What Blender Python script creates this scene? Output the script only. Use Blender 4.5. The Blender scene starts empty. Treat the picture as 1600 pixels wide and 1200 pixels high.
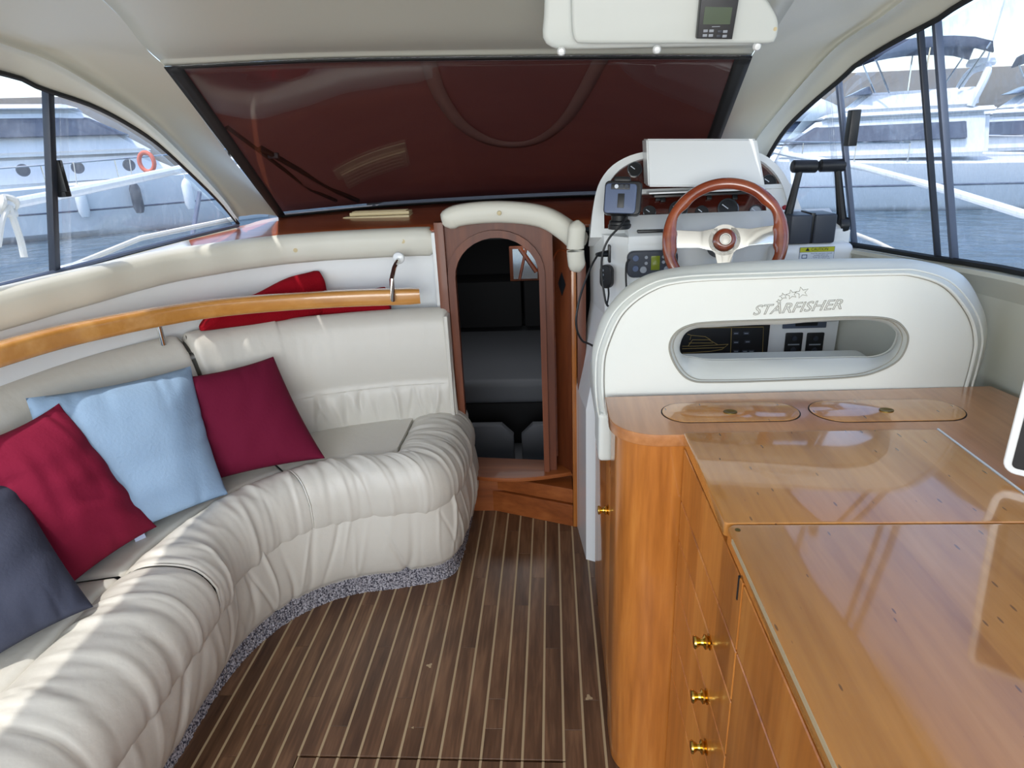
import bpy, bmesh, math, random
import numpy as np
from mathutils import Vector, Matrix
random.seed(7); rng = np.random.RandomState(7)
SC = bpy.context.scene
COL = SC.collection

# ------------------------------------------------------------------ camera
EYE = Vector((0, 0, 1.5)); FP = 1000.0
_c = np.array([800., 600.])
def _n(v): return v / np.linalg.norm(v)
_Y = _n(np.array([60., -380., FP])); _D = _n(np.cross(_Y, np.array([1, -.045, 0.])))
if _D[1] < 0: _D = -_D
_U = -_D; _X = _n(np.cross(_Y, _U))
if _X[0] < 0: _X = -_X
cam_d = bpy.data.cameras.new('camera'); cam = bpy.data.objects.new('camera', cam_d); COL.objects.link(cam)
cam_d.sensor_width = 36; cam_d.lens = FP * 36 / 1600; cam_d.clip_start = .02; cam_d.clip_end = 1500
R = Matrix(((_X[0], -_X[1], -_X[2]), (_Y[0], -_Y[1], -_Y[2]), (_U[0], -_U[1], -_U[2])))
cam.matrix_world = Matrix.Translation(EYE) @ R.to_4x4()
SC.camera = cam

# ------------------------------------------------------------------ light
SUN_AZ = (-0.75, -0.66)          # where the sun stands (x, y), from the port side
SUN_EL = math.radians(68)
w = bpy.data.worlds.new('world'); SC.world = w; w.use_nodes = True
nt = w.node_tree; nt.nodes.clear()
out = nt.nodes.new('ShaderNodeOutputWorld'); bg = nt.nodes.new('ShaderNodeBackground')
sky = nt.nodes.new('ShaderNodeTexSky'); sky.sky_type = 'NISHITA'; sky.sun_disc = False
sky.sun_elevation = SUN_EL; sky.sun_rotation = math.atan2(SUN_AZ[0], SUN_AZ[1]); sky.dust_density = 1.2; sky.air_density = 1.0
nt.links.new(sky.outputs[0], bg.inputs[0]); bg.inputs[1].default_value = 0.27
nt.links.new(bg.outputs[0], out.inputs[0])
sd = bpy.data.lights.new('sun', 'SUN'); sd.energy = 2.4; sd.angle = math.radians(.8); sd.color = (1, .96, .9)
so = bpy.data.objects.new('sun', sd); COL.objects.link(so)
_sv = Vector((SUN_AZ[0], SUN_AZ[1], 0)).normalized() * math.cos(SUN_EL) + Vector((0, 0, math.sin(SUN_EL)))
so.rotation_euler = _sv.to_track_quat('Z', 'Y').to_euler(); so.location = (-20, -3, 30)
def area(name, loc, target, sx, sy, power, col=(1, 1, 1)):
    d = bpy.data.lights.new(name, 'AREA'); d.shape = 'RECTANGLE'; d.size = sx; d.size_y = sy; d.energy = power; d.color = col
    o = bpy.data.objects.new(name, d); COL.objects.link(o); o.location = loc
    o.rotation_euler = (Vector(target) - Vector(loc)).to_track_quat('-Z', 'Y').to_euler()
    return o
area('cockpit_fill', (-.25, -1.3, 1.35), (-.25, 2.0, .9), 2.2, 1.1, 40, (1, .99, .96))  # added fill lamp at the open rear end, brightens the saloon
area('forward_cabin_fill', (-.2, 3.5, 1.12), (-.2, 3.5, 0), .45, .45, 1.2, (.95, .98, 1))  # added lamp lifting the dim berths, no hatch is modelled
SC.view_settings.view_transform = 'Standard'; SC.view_settings.look = 'None'
SC.view_settings.gamma = 1; SC.view_settings.use_curve_mapping = False
SC.view_settings.exposure = 0.5

# ------------------------------------------------------------------ geometry helpers
def ray(px, py):
    v = np.array([px - 800., py - 600., FP]); return np.array([v @ _X, v @ _Y, v @ _U])
def AZ(px, py, z): r = ray(px, py); t = (z - 1.5) / r[2]; return np.array([r[0]*t, r[1]*t, z])
def AY(px, py, y): r = ray(px, py); t = y / r[1]; return np.array([r[0]*t, y, 1.5 + r[2]*t])
def AX(px, py, x): r = ray(px, py); t = x / r[0]; return np.array([x, r[1]*t, 1.5 + r[2]*t])
def AP(px, py, p0, nrm):
    r = ray(px, py); nrm = np.array(nrm, float); t = ((np.array(p0, float) - [0, 0, 1.5]) @ nrm) / (r @ nrm)
    return r * t + np.array([0, 0, 1.5])
def AS(px, py, fn, lo=.4, hi=5.0):          # first point on the ray where x = fn(y, z)
    r = ray(px, py); r = r / np.linalg.norm(r)
    f = lambda t: r[0]*t - fn(r[1]*t, 1.5 + r[2]*t)
    a = lo; fa = f(a)
    while a < hi:
        b = a + .02
        if fa * f(b) <= 0:
            for _ in range(30):
                m = (a + b) / 2
                if fa * f(m) <= 0: b = m
                else: a, fa = m, f(m)
            break
        a, fa = b, f(b)
    return r * a + np.array([0, 0, 1.5])

def cr(P, n):                                # Catmull-Rom, arc-length resampled
    P = np.array(P, float)
    if len(P) == 2: return P[0] + (P[1]-P[0]) * np.linspace(0, 1, n)[:, None]
    Q = np.vstack([2*P[0]-P[1], P, 2*P[-1]-P[-2]]); o = []
    for i in range(1, len(Q)-2):
        for t in np.linspace(0, 1, 16, endpoint=False):
            a, b, c_, d = Q[i-1], Q[i], Q[i+1], Q[i+2]
            o.append(.5*((2*b)+(-a+c_)*t+(2*a-5*b+4*c_-d)*t*t+(-a+3*b-3*c_+d)*t**3))
    o.append(P[-1]); o = np.array(o)
    s = np.r_[0, np.cumsum(np.linalg.norm(np.diff(o, axis=0), axis=1))]
    q = np.linspace(0, s[-1], n)
    return np.stack([np.interp(q, s, o[:, k]) for k in range(P.shape[1])], 1)
def crn(P, n):                               # same, parameter-uniform (keeps paired points paired)
    P = np.array(P, float); Q = np.vstack([2*P[0]-P[1], P, 2*P[-1]-P[-2]]); o = []
    for u in np.linspace(0, len(P)-1, n):
        i = min(int(u), len(P)-2); t = u - i
        a, b, c_, d = Q[i], Q[i+1], Q[i+2], Q[i+3]
        o.append(.5*((2*b)+(-a+c_)*t+(2*a-5*b+4*c_-d)*t*t+(-a+3*b-3*c_+d)*t**3))
    return np.array(o)

ORG = {}
class MB:
    def __init__(s): s.bm = bmesh.new()
    def add(s, vs, fs, M=None):
        v = [s.bm.verts.new((M @ Vector(p)) if M else Vector(p)) for p in vs]
        for f in fs:
            try: s.bm.faces.new([v[i] for i in f])
            except ValueError: pass
        return s
    def box(s, a, b, bev=0, M=None, seg=2):
        x0, y0, z0 = [min(p, q) for p, q in zip(a, b)]; x1, y1, z1 = [max(p, q) for p, q in zip(a, b)]
        t = bmesh.new(); bmesh.ops.create_cube(t, size=1)
        bmesh.ops.scale(t, vec=(x1-x0, y1-y0, z1-z0), verts=t.verts)
        if bev: bmesh.ops.bevel(t, geom=list(t.edges), offset=bev, segments=seg, profile=.6, affect='EDGES')
        bmesh.ops.translate(t, vec=((x0+x1)/2, (y0+y1)/2, (z0+z1)/2), verts=t.verts)
        return s._merge(t, M)
    def _merge(s, t, M=None):
        t.verts.ensure_lookup_table()
        s.add([v.co.copy() for v in t.verts], [[v.index for v in f.verts] for f in t.faces], M); t.free(); return s
    def tube(s, P, r, n=8, closed=False, caps=True):
        P = [Vector(p) for p in P]; k = len(P); rs = r if hasattr(r, '__len__') else [r]*k
        rings = []; up = None
        for i, p in enumerate(P):
            if closed: d = P[(i+1) % k] - P[i-1]
            else: d = P[min(i+1, k-1)] - P[max(i-1, 0)]
            d.normalize()
            if up is None: up = Vector((0, 0, 1)) if abs(d.z) < .9 else Vector((1, 0, 0))
            up = (up - d * up.dot(d)).normalized(); sd_ = d.cross(up)
            rings.append([p + (up*math.cos(a) + sd_*math.sin(a))*rs[i] for a in [2*math.pi*j/n for j in range(n)]])
        vs = [q for rg in rings for q in rg]; fs = []
        m = k if closed else k-1
        for i in range(m):
            for j in range(n):
                a = i*n + j; b = i*n + (j+1) % n; c_ = ((i+1) % k)*n + (j+1) % n; d = ((i+1) % k)*n + j
                fs.append((a, b, c_, d))
        if caps and not closed: fs += [tuple(range(n))[::-1], tuple(range((k-1)*n, k*n))]
        return s.add(vs, fs)
    def cyl(s, a, b, r, r2=None, n=24): return s.tube([a, b], [r, r if r2 is None else r2], n)
    def lathe(s, prof, M=None, n=32):        # prof (r, z) along local z
        vs = []; fs = []
        for r, z in prof:
            for j in range(n): a = 2*math.pi*j/n; vs.append((max(r, 1e-5)*math.cos(a), max(r, 1e-5)*math.sin(a), z))
        for i in range(len(prof)-1):
            for j in range(n): fs.append((i*n+j, i*n+(j+1) % n, (i+1)*n+(j+1) % n, (i+1)*n+j))
        fs += [tuple(range(n))[::-1], tuple(range((len(prof)-1)*n, len(prof)*n))]
        return s.add(vs, fs, M)
    def prism(s, poly, h, M=None, bev=0):    # poly in local xy, extruded along local z
        t = bmesh.new(); v = [t.verts.new((x, y, 0)) for x, y in poly]; f = t.faces.new(v)
        r = bmesh.ops.extrude_face_region(t, geom=[f]); bmesh.ops.translate(t, vec=(0, 0, h), verts=[g for g in r['geom'] if isinstance(g, bmesh.types.BMVert)])
        bmesh.ops.recalc_face_normals(t, faces=t.faces)
        if bev:
            e = [e for e in t.edges if abs(e.verts[0].co.z-e.verts[1].co.z) < 1e-6]
            bmesh.ops.bevel(t, geom=e, offset=bev, segments=3, profile=.6, affect='EDGES')
        return s._merge(t, M)
    def grid(s, P, cu=False, cv=False):
        nu, nv = P.shape[:2]; vs = [tuple(q) for q in P.reshape(-1, 3)]; fs = []
        for i in range(nu if cu else nu-1):
            for j in range(nv if cv else nv-1):
                fs.append((i*nv+j, ((i+1) % nu)*nv+j, ((i+1) % nu)*nv+(j+1) % nv, i*nv+(j+1) % nv))
        return s.add(vs, fs)
    def ring(s, outer, inner, h, M=None):    # flat frame between two matching outlines
        k = len(outer); vs = [(x, y, z) for z in (0, h) for pl in (outer, inner) for x, y in pl]; fs = []
        for i in range(k):
            j = (i+1) % k
            fs += [(i, j, k+j, k+i), (2*k+i, 3*k+i, 3*k+j, 2*k+j), (i, 2*k+i, 2*k+j, j), (k+i, k+j, 3*k+j, 3*k+i)]
        return s.add(vs, fs, M)
    def build(s, name, mat, parent=None, smooth=True, ang=35, org=None, recalc=True):
        if recalc: bmesh.ops.recalc_face_normals(s.bm, faces=s.bm.faces)
        o3 = Vector(ORG[parent.name]) if parent is not None else Vector(org if org is not None else (0, 0, 0))
        if o3.length: bmesh.ops.translate(s.bm, vec=-o3, verts=s.bm.verts)
        me = bpy.data.meshes.new(name); s.bm.to_mesh(me); s.bm.free()
        if smooth:
            me.shade_smooth(); me.set_sharp_from_angle(angle=math.radians(ang))
        me.materials.append(mat)
        o = bpy.data.objects.new(name, me); COL.objects.link(o)
        if parent is not None: o.parent = parent
        else: o.location = o3
        ORG[o.name] = tuple(o3); return o
def tag(o, label, cat, group=None, kind=None):
    o['label'] = label; o['category'] = cat
    if group: o['group'] = group
    if kind: o['kind'] = kind
    return o
def thing(name, label, cat, loc, group=None):
    o = bpy.data.objects.new(name, None); COL.objects.link(o); o.location = loc; o.empty_display_size = .1
    ORG[o.name] = tuple(loc); return tag(o, label, cat, group)
def struct(o): o['kind'] = 'structure'; return o
def solid(o, t, off=-1):
    m = o.modifiers.new('solid', 'SOLIDIFY'); m.thickness = t; m.offset = off; return o
def frame(origin, xa, ya):                   # local frame matrix: x axis, y axis, z = x cross y
    x = Vector(xa).normalized(); y = Vector(ya); y = (y - x*y.dot(x)).normalized(); z = x.cross(y)
    return Matrix(((x.x, y.x, z.x, origin[0]), (x.y, y.y, z.y, origin[1]), (x.z, y.z, z.z, origin[2]), (0, 0, 0, 1)))
def stadium(w_, h_, n=12, r=None):           # rounded rectangle centred at 0
    r = min(w_, h_)/2 if r is None else r; o = []
    for cx, cy, a0 in ((w_/2-r, h_/2-r, 0), (-w_/2+r, h_/2-r, 90), (-w_/2+r, -h_/2+r, 180), (w_/2-r, -h_/2+r, 270)):
        for k in range(n+1):
            a = math.radians(a0 + 90*k/n); o.append((cx+r*math.cos(a), cy+r*math.sin(a)))
    return o
def text_mesh(txt, size, M, mat, parent, name='lettering', outline=0, shear=0, ext=.0004, width=None):
    cu = bpy.data.curves.new('t', 'FONT'); cu.body = txt; cu.size = size; cu.shear = shear; cu.align_x = 'CENTER'; cu.align_y = 'CENTER'; cu.resolution_u = 3
    if outline: cu.fill_mode = 'NONE'; cu.bevel_depth = outline; cu.bevel_resolution = 0
    else: cu.extrude = ext
    o = bpy.data.objects.new('t', cu); COL.objects.link(o)
    me = bpy.data.meshes.new_from_object(o.evaluated_get(bpy.context.evaluated_depsgraph_get()))
    bpy.data.objects.remove(o)
    if width:
        xs = [v.co.x for v in me.vertices]; k = width / (max(xs)-min(xs))
        me.transform(Matrix.Diagonal((k, 1, 1, 1)))
    me.transform(M); me.transform(Matrix.Translation(-Vector(ORG[parent.name]))); me.name = name
    me.materials.clear(); me.materials.append(mat)
    q = bpy.data.objects.new(name, me); COL.objects.link(q); q.parent = parent; ORG[q.name] = ORG[parent.name]; return q

# ------------------------------------------------------------------ materials
def newmat(name):
    m = bpy.data.materials.new(name); m.use_nodes = True
    b = m.node_tree.nodes['Principled BSDF']; return m, m.node_tree, b
def lin(c): return tuple(((v/255)/12.92 if v/255 <= .04045 else ((v/255+.055)/1.055)**2.4) for v in c) + (1,)
def plain(name, c, rough=.5, metal=0, bump=0, bscale=60, coat=0, spec=.5, var=0):
    m, t, b = newmat(name); b.inputs['Base Color'].default_value = lin(c); b.inputs['Roughness'].default_value = rough
    b.inputs['Metallic'].default_value = metal; b.inputs['Coat Weight'].default_value = coat; b.inputs['Coat Roughness'].default_value = .08
    b.inputs['Specular IOR Level'].default_value = spec
    tc = t.nodes.new('ShaderNodeTexCoord')
    nz = t.nodes.new('ShaderNodeTexNoise'); nz.inputs['Scale'].default_value = bscale; nz.inputs['Detail'].default_value = 5
    t.links.new(tc.outputs['Object'], nz.inputs['Vector'])
    if bump:
        bp = t.nodes.new('ShaderNodeBump'); bp.inputs['Strength'].default_value = bump; bp.inputs['Distance'].default_value = .004
        t.links.new(nz.outputs[0], bp.inputs['Height']); t.links.new(bp.outputs[0], b.inputs['Normal'])
    if var:
        n2 = t.nodes.new('ShaderNodeTexNoise'); n2.inputs['Scale'].default_value = 4; n2.inputs['Detail'].default_value = 4
        t.links.new(tc.outputs['Object'], n2.inputs['Vector'])
        mx = t.nodes.new('ShaderNodeMix'); mx.data_type = 'RGBA'
        a = lin(c); mx.inputs[6].default_value = tuple(v*(1-var) for v in a[:3])+(1,); mx.inputs[7].default_value = tuple(min(1, v*(1+var)) for v in a[:3])+(1,)
        t.links.new(n2.outputs[0], mx.inputs[0]); t.links.new(mx.outputs[2], b.inputs['Base Color'])
    return m
def wood(name, dark, mid, light, axis='Y', scale=1.0, rough=.25, coat=.6, rand=0.0, contrast=.5, crough=.06, wear=0, stave=0, rdir='X'):
    m, t, b = newmat(name); N = t.nodes; L = t.links
    tc = N.new('ShaderNodeTexCoord'); mp = N.new('ShaderNodeMapping')
    s = {'X': (1.2, 14, 14), 'Y': (14, 1.2, 14), 'Z': (14, 14, 1.2)}[axis]
    mp.inputs['Scale'].default_value = tuple(v*scale for v in s)
    L.new(tc.outputs['Object'], mp.inputs['Vector'])
    oi = N.new('ShaderNodeObjectInfo'); add = N.new('ShaderNodeVectorMath'); add.operation = 'MULTIPLY_ADD'
    add.inputs[1].default_value = (37, 91, 53); L.new(oi.outputs['Random'], add.inputs[0]); L.new(mp.outputs[0], add.inputs[2])
    n1 = N.new('ShaderNodeTexNoise'); n1.inputs['Scale'].default_value = 1.0; n1.inputs['Detail'].default_value = 6; n1.inputs['Distortion'].default_value = .6
    n2 = N.new('ShaderNodeTexNoise'); n2.inputs['Scale'].default_value = 6.0; n2.inputs['Detail'].default_value = 4
    L.new(add.outputs[0], n1.inputs['Vector']); L.new(add.outputs[0], n2.inputs['Vector'])
    ad = N.new('ShaderNodeMath'); ad.operation = 'MULTIPLY_ADD'; ad.inputs[1].default_value = .45
    L.new(n2.outputs[0], ad.inputs[0]); L.new(n1.outputs[0], ad.inputs[2])
    src = ad.outputs[0]
    if stave:                                 # staves of differing tone
        sx = N.new('ShaderNodeSeparateXYZ'); L.new(tc.outputs['Object'], sx.inputs[0])
        fl = N.new('ShaderNodeMath'); fl.operation = 'MULTIPLY'; fl.inputs[1].default_value = stave; L.new(sx.outputs[rdir], fl.inputs[0])
        f2 = N.new('ShaderNodeMath'); f2.operation = 'FLOOR'; L.new(fl.outputs[0], f2.inputs[0])
        wn = N.new('ShaderNodeTexWhiteNoise'); wn.noise_dimensions = '1D'; L.new(f2.outputs[0], wn.inputs['W'])
        a2 = N.new('ShaderNodeMath'); a2.operation = 'MULTIPLY_ADD'; a2.inputs[1].default_value = .22; L.new(wn.outputs[0], a2.inputs[0]); L.new(src, a2.inputs[2]); 
        a3 = N.new('ShaderNodeMath'); a3.operation = 'SUBTRACT'; a3.inputs[1].default_value = .11; L.new(a2.outputs[0], a3.inputs[0]); src = a3.outputs[0]
    if rand:
        a2 = N.new('ShaderNodeMath'); a2.operation = 'MULTIPLY_ADD'; a2.inputs[1].default_value = rand; L.new(oi.outputs['Random'], a2.inputs[0]); L.new(src, a2.inputs[2])
        a3 = N.new('ShaderNodeMath'); a3.operation = 'SUBTRACT'; a3.inputs[1].default_value = rand/2; L.new(a2.outputs[0], a3.inputs[0]); src = a3.outputs[0]
    rp = N.new('ShaderNodeValToRGB'); e = rp.color_ramp.elements
    e[0].position = .72-contrast*.55; e[0].color = lin(dark); e[1].position = .72+contrast*.55; e[1].color = lin(light)
    q = e.new(.72); q.color = lin(mid)
    L.new(src, rp.inputs[0]); colout = rp.outputs[0]
    if wear:                                   # nicks and scuffs in the varnish
        vz = N.new('ShaderNodeTexVoronoi'); vz.inputs['Scale'].default_value = 34; mp2 = N.new('ShaderNodeMapping'); mp2.inputs['Scale'].default_value = (1.6, .42, 1)
        mp2.inputs['Rotation'].default_value = (0, 0, .5)
        L.new(tc.outputs['Object'], mp2.inputs[0]); L.new(mp2.outputs[0], vz.inputs['Vector'])
        nn = N.new('ShaderNodeTexNoise'); nn.inputs['Scale'].default_value = 9; L.new(tc.outputs['Object'], nn.inputs['Vector'])
        cmb = N.new('ShaderNodeMath'); cmb.operation = 'MULTIPLY_ADD'; cmb.inputs[1].default_value = -.16; L.new(nn.outputs[0], cmb.inputs[0]); 
        L.new(vz.outputs['Distance'], cmb.inputs[2])
        r2 = N.new('ShaderNodeValToRGB'); r2.color_ramp.elements[0].position = 0.0; r2.color_ramp.elements[0].color = (1, 1, 1, 1)
        r2.color_ramp.elements[1].position = .018; r2.color_ramp.elements[1].color = (0, 0, 0, 1)
        L.new(cmb.outputs[0], r2.inputs[0])
        mx = N.new('ShaderNodeMix'); mx.data_type = 'RGBA'; mx.inputs[7].default_value = lin((92, 58, 32))
        fm = N.new('ShaderNodeMath'); fm.operation = 'MULTIPLY'; fm.inputs[1].default_value = wear; L.new(r2.outputs[0], fm.inputs[0])
        L.new(fm.outputs[0], mx.inputs[0]); L.new(colout, mx.inputs[6]); colout = mx.outputs[2]
    L.new(colout, b.inputs['Base Color'])
    b.inputs['Roughness'].default_value = rough; b.inputs['Coat Weight'].default_value = coat; b.inputs['Coat Roughness'].default_value = crough; b.inputs['Coat IOR'].default_value = 1.6 if wear else 1.5
    bp = N.new('ShaderNodeBump'); bp.inputs['Strength'].default_value = .08; bp.inputs['Distance'].default_value = .002
    L.new(n2.outputs[0], bp.inputs['Height']); L.new(bp.outputs[0], b.inputs['Normal'])
    if wear:
        nb = N.new('ShaderNodeTexNoise'); nb.inputs['Scale'].default_value = 5; nb.inputs['Detail'].default_value = 2; L.new(tc.outputs['Object'], nb.inputs['Vector'])
        bq = N.new('ShaderNodeBump'); bq.inputs['Strength'].default_value = .05; bq.inputs['Distance'].default_value = .01
        L.new(nb.outputs[0], bq.inputs['Height']); L.new(bq.outputs[0], b.inputs['Coat Normal'])
    return m
def glass(name, tint=(1, 1, 1), dirt=.15, gloss=1.0, speck=.3, dcol=(.72, .78, .85)):
    m = bpy.data.materials.new(name); m.use_nodes = True; t = m.node_tree; N = t.nodes; L = t.links; N.clear()
    o = N.new('ShaderNodeOutputMaterial'); tr = N.new('ShaderNodeBsdfTransparent'); tr.inputs[0].default_value = tint+(1,)
    gl = N.new('ShaderNodeBsdfGlossy'); gl.inputs['Roughness'].default_value = .01
    lw = N.new('ShaderNodeLayerWeight'); lw.inputs[0].default_value = .5; pw = N.new('ShaderNodeMath'); pw.operation = 'POWER'; pw.inputs[1].default_value = 4.5
    L.new(lw.outputs['Facing'], pw.inputs[0]); fr = N.new('ShaderNodeMath'); fr.operation = 'MULTIPLY_ADD'; fr.inputs[1].default_value = .8; fr.inputs[2].default_value = .035; L.new(pw.outputs[0], fr.inputs[0])
    fm = N.new('ShaderNodeMath'); fm.operation = 'MULTIPLY'; fm.inputs[1].default_value = gloss; L.new(fr.outputs[0], fm.inputs[0]); fm.use_clamp = True
    mx = N.new('ShaderNodeMixShader'); L.new(fm.outputs[0], mx.inputs[0]); L.new(tr.outputs[0], mx.inputs[1]); L.new(gl.outputs[0], mx.inputs[2])
    df = N.new('ShaderNodeBsdfTranslucent'); df.inputs[0].default_value = dcol+(1,)
    d2 = N.new('ShaderNodeBsdfDiffuse'); d2.inputs[0].default_value = dcol+(1,)
    dm = N.new('ShaderNodeMixShader'); L.new(df.outputs[0], dm.inputs[1]); L.new(d2.outputs[0], dm.inputs[2]); dm.inputs[0].default_value = .3
    tc = N.new('ShaderNodeTexCoord'); n1 = N.new('ShaderNodeTexNoise'); n1.inputs['Scale'].default_value = 5; n1.inputs['Detail'].default_value = 8; n1.inputs['Distortion'].default_value = .8
    mp = N.new('ShaderNodeMapping'); mp.inputs['Scale'].default_value = (1, 1.6, .8); L.new(tc.outputs['Object'], mp.inputs[0]); L.new(mp.outputs[0], n1.inputs['Vector'])
    n2 = N.new('ShaderNodeTexNoise'); n2.inputs['Scale'].default_value = 90; n2.inputs['Detail'].default_value = 4; 
    m3 = N.new('ShaderNodeMapping'); m3.inputs['Scale'].default_value = (1, 1, .35); L.new(tc.outputs['Object'], m3.inputs[0]); L.new(m3.outputs[0], n2.inputs['Vector'])
    r1 = N.new('ShaderNodeMapRange'); r1.inputs[1].default_value = .3; r1.inputs[2].default_value = .72; r1.inputs[3].default_value = dirt*.35; r1.inputs[4].default_value = dirt*1.5; L.new(n1.outputs[0], r1.inputs[0])
    r2 = N.new('ShaderNodeMapRange'); r2.inputs[1].default_value = .5; r2.inputs[2].default_value = .75; r2.inputs[3].default_value = 0; r2.inputs[4].default_value = speck; L.new(n2.outputs[0], r2.inputs[0])
    mu = N.new('ShaderNodeMath'); mu.operation = 'MULTIPLY'; L.new(r2.outputs[0], mu.inputs[0]); L.new(n1.outputs[0], mu.inputs[1])
    ad = N.new('ShaderNodeMath'); ad.operation = 'ADD'; ad.use_clamp = True; L.new(r1.outputs[0], ad.inputs[0]); L.new(mu.outputs[0], ad.inputs[1])
    m2 = N.new('ShaderNodeMixShader'); L.new(ad.outputs[0], m2.inputs[0]); L.new(mx.outputs[0], m2.inputs[1]); L.new(dm.outputs[0], m2.inputs[2]); L.new(m2.outputs[0], o.inputs[0])
    return m

M_GEL = plain('cream gelcoat', (205, 205, 192), .38, bump=.05, bscale=25)
M_GELW = plain('white gelcoat', (230, 233, 234), .25, coat=.3)
M_CONS = plain('overhead console grey white', (205, 210, 206), .4)
M_PAD = plain('cream coaming vinyl', (214, 212, 200), .45, bump=.15, bscale=18)
M_LEATH = plain('cream leather', (206, 203, 194), .42, bump=.22, bscale=45, var=.03)
M_LEATHW = plain('white leather', (216, 218, 212), .42, bump=.12, bscale=50)
M_STITCH = plain('grey stitching', (140, 138, 128), .7)
M_HONEY = wood('honey varnished wood', (152, 88, 34), (186, 114, 48), (208, 138, 66), 'Z', 1.0, .28, .5, contrast=.45, stave=14, rdir='Y', crough=.07)
M_HONEYX = wood('honey varnished wood across', (152, 88, 34), (186, 114, 48), (208, 138, 66), 'Z', 1.0, .28, .5, contrast=.45, stave=16, rdir='X', crough=.07)
M_TABLE = wood('table top varnish', (166, 106, 46), (192, 130, 62), (210, 150, 82), 'Y', 1.0, .25, 1.0, contrast=.6, crough=.06, wear=.75, stave=12)
M_COUNTER = wood('counter veneer', (152, 94, 50), (178, 118, 70), (194, 136, 86), 'Y', 1.0, .3, .9, contrast=.6, crough=.12)
M_RAILW = wood('rail wood', (166, 108, 48), (196, 136, 66), (216, 160, 92), 'X', .6, .25, .8, contrast=.95)
M_MAHOG = wood('mahogany veneer', (92, 38, 18), (122, 56, 26), (148, 78, 40), 'X', .8, .3, .4, contrast=.6)
M_MAHOGZ = wood('mahogany veneer upright', (74, 32, 15), (100, 48, 23), (126, 66, 33), 'Z', .8, .45, .1, contrast=.6)
M_DASH = wood('instrument panel burl', (44, 12, 8), (66, 22, 14), (98, 38, 22), 'X', .6, .15, 1, contrast=.7, crough=.03)
M_SILL = wood('step wood', (112, 56, 22), (142, 76, 34), (166, 96, 48), 'X', .8, .4, .1, contrast=.5)
M_PLANK = wood('walnut plank', (62, 40, 26), (96, 68, 48), (132, 98, 72), 'Y', 1.5, .42, .25, rand=.11, contrast=.55, crough=.25)
M_INLAY = plain('pale inlay strip', (176, 156, 124), .5)
M_WHEEL = wood('wheel rim wood', (104, 38, 16), (138, 58, 28), (160, 78, 40), 'X', .6, .2, 1, contrast=.4, crough=.03)
M_BLACK = plain('black plastic', (22, 24, 28), .4)
M_DGREY = plain('dark grey plastic', (48, 54, 66), .45)
M_BLUEG = plain('grey blue casing', (84, 98, 128), .4)
M_SUB = plain('dark underlay', (12, 10, 9), .9)
M_CHROME = plain('polished steel', (215, 215, 212), .08, metal=1)
M_BRASS = plain('polished brass', (212, 176, 92), .14, metal=1)
M_BRASSD = plain('tarnished brass', (120, 104, 60), .4, metal=1)
M_ALU = plain('dark anodised frame', (42, 48, 60), .4)
M_ALUG = plain('grey aluminium frame', (92, 102, 122), .35, metal=.3)
M_RUB = plain('black rubber seal', (14, 16, 18), .6)
M_CARPET = plain('grey carpet', (120, 120, 130), .95, bump=1.0, bscale=350, spec=.1)
_t = M_CARPET.node_tree; _v = _t.nodes.new('ShaderNodeTexNoise'); _v.inputs['Scale'].default_value = 170; _v.inputs['Detail'].default_value = 2
_tc = _t.nodes.new('ShaderNodeTexCoord'); _t.links.new(_tc.outputs['Object'], _v.inputs['Vector']); _r = _t.nodes.new('ShaderNodeValToRGB')
_r.color_ramp.elements[0].position = .38; _r.color_ramp.elements[0].color = lin((58, 58, 70)); _r.color_ramp.elements[1].position = .62; _r.color_ramp.elements[1].color = lin((190, 188, 196))
_t.links.new(_v.outputs[0], _r.inputs[0]); _t.links.new(_r.outputs[0], _t.nodes['Principled BSDF'].inputs['Base Color'])
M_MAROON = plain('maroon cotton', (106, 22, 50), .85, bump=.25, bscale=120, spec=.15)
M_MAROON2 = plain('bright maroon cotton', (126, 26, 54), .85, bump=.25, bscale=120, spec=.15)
M_RED = plain('red fleece', (140, 14, 28), .95, bump=.5, bscale=200, spec=.1)
M_BLUE = plain('pale blue cotton', (150, 178, 208), .8, bump=.25, bscale=120, spec=.15)
M_NAVY = plain('navy grey cotton', (64, 68, 84), .85, bump=.3, bscale=90, spec=.15)
M_LABEL = plain('white fabric label', (190, 200, 225), .8)
M_LCD = plain('green lcd', (70, 84, 62), .2); M_LCDY = plain('yellow green lcd', (120, 132, 40), .2)
M_YEL = plain('yellow label', (186, 188, 40), .5); M_WHITE = plain('white label', (215, 222, 232), .5); M_BLUET = plain('slate print', (60, 84, 120), .6)
M_GREYB = plain('button grey', (150, 156, 166), .5)
M_REDP = plain('red plastic', (150, 20, 30), .4)
M_GOLD = plain('gold print', (150, 128, 70), .5)
M_BEIGE = plain('beige plastic', (206, 190, 150), .5)
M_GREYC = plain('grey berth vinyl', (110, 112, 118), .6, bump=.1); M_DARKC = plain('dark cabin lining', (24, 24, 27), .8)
M_BOAT = plain('boat white', (226, 230, 234), .35); M_BOATW = plain('boat window', (62, 72, 90), .15); M_BIM = plain('bimini navy canvas', (58, 66, 84), .8)
M_BAND = plain('pale maroon band', (150, 112, 108), .8)
M_DTOP = wood('dashboard veneer', (128, 58, 30), (160, 80, 44), (182, 104, 62), 'X', .8, .3, .35, contrast=.6)
M_CONC = plain('breakwater concrete', (146, 136, 124), .9, bump=.4, bscale=.6, var=.12)
M_ROPE = plain('cream rope', (216, 210, 196), .8)
M_ORANGE = plain('orange lifebuoy', (222, 110, 80), .6)
M_GLASS = glass('side window glass', dirt=.04, speck=.14)
M_GLASSS = glass('starboard window glass', dirt=.075, speck=.35)
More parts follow.
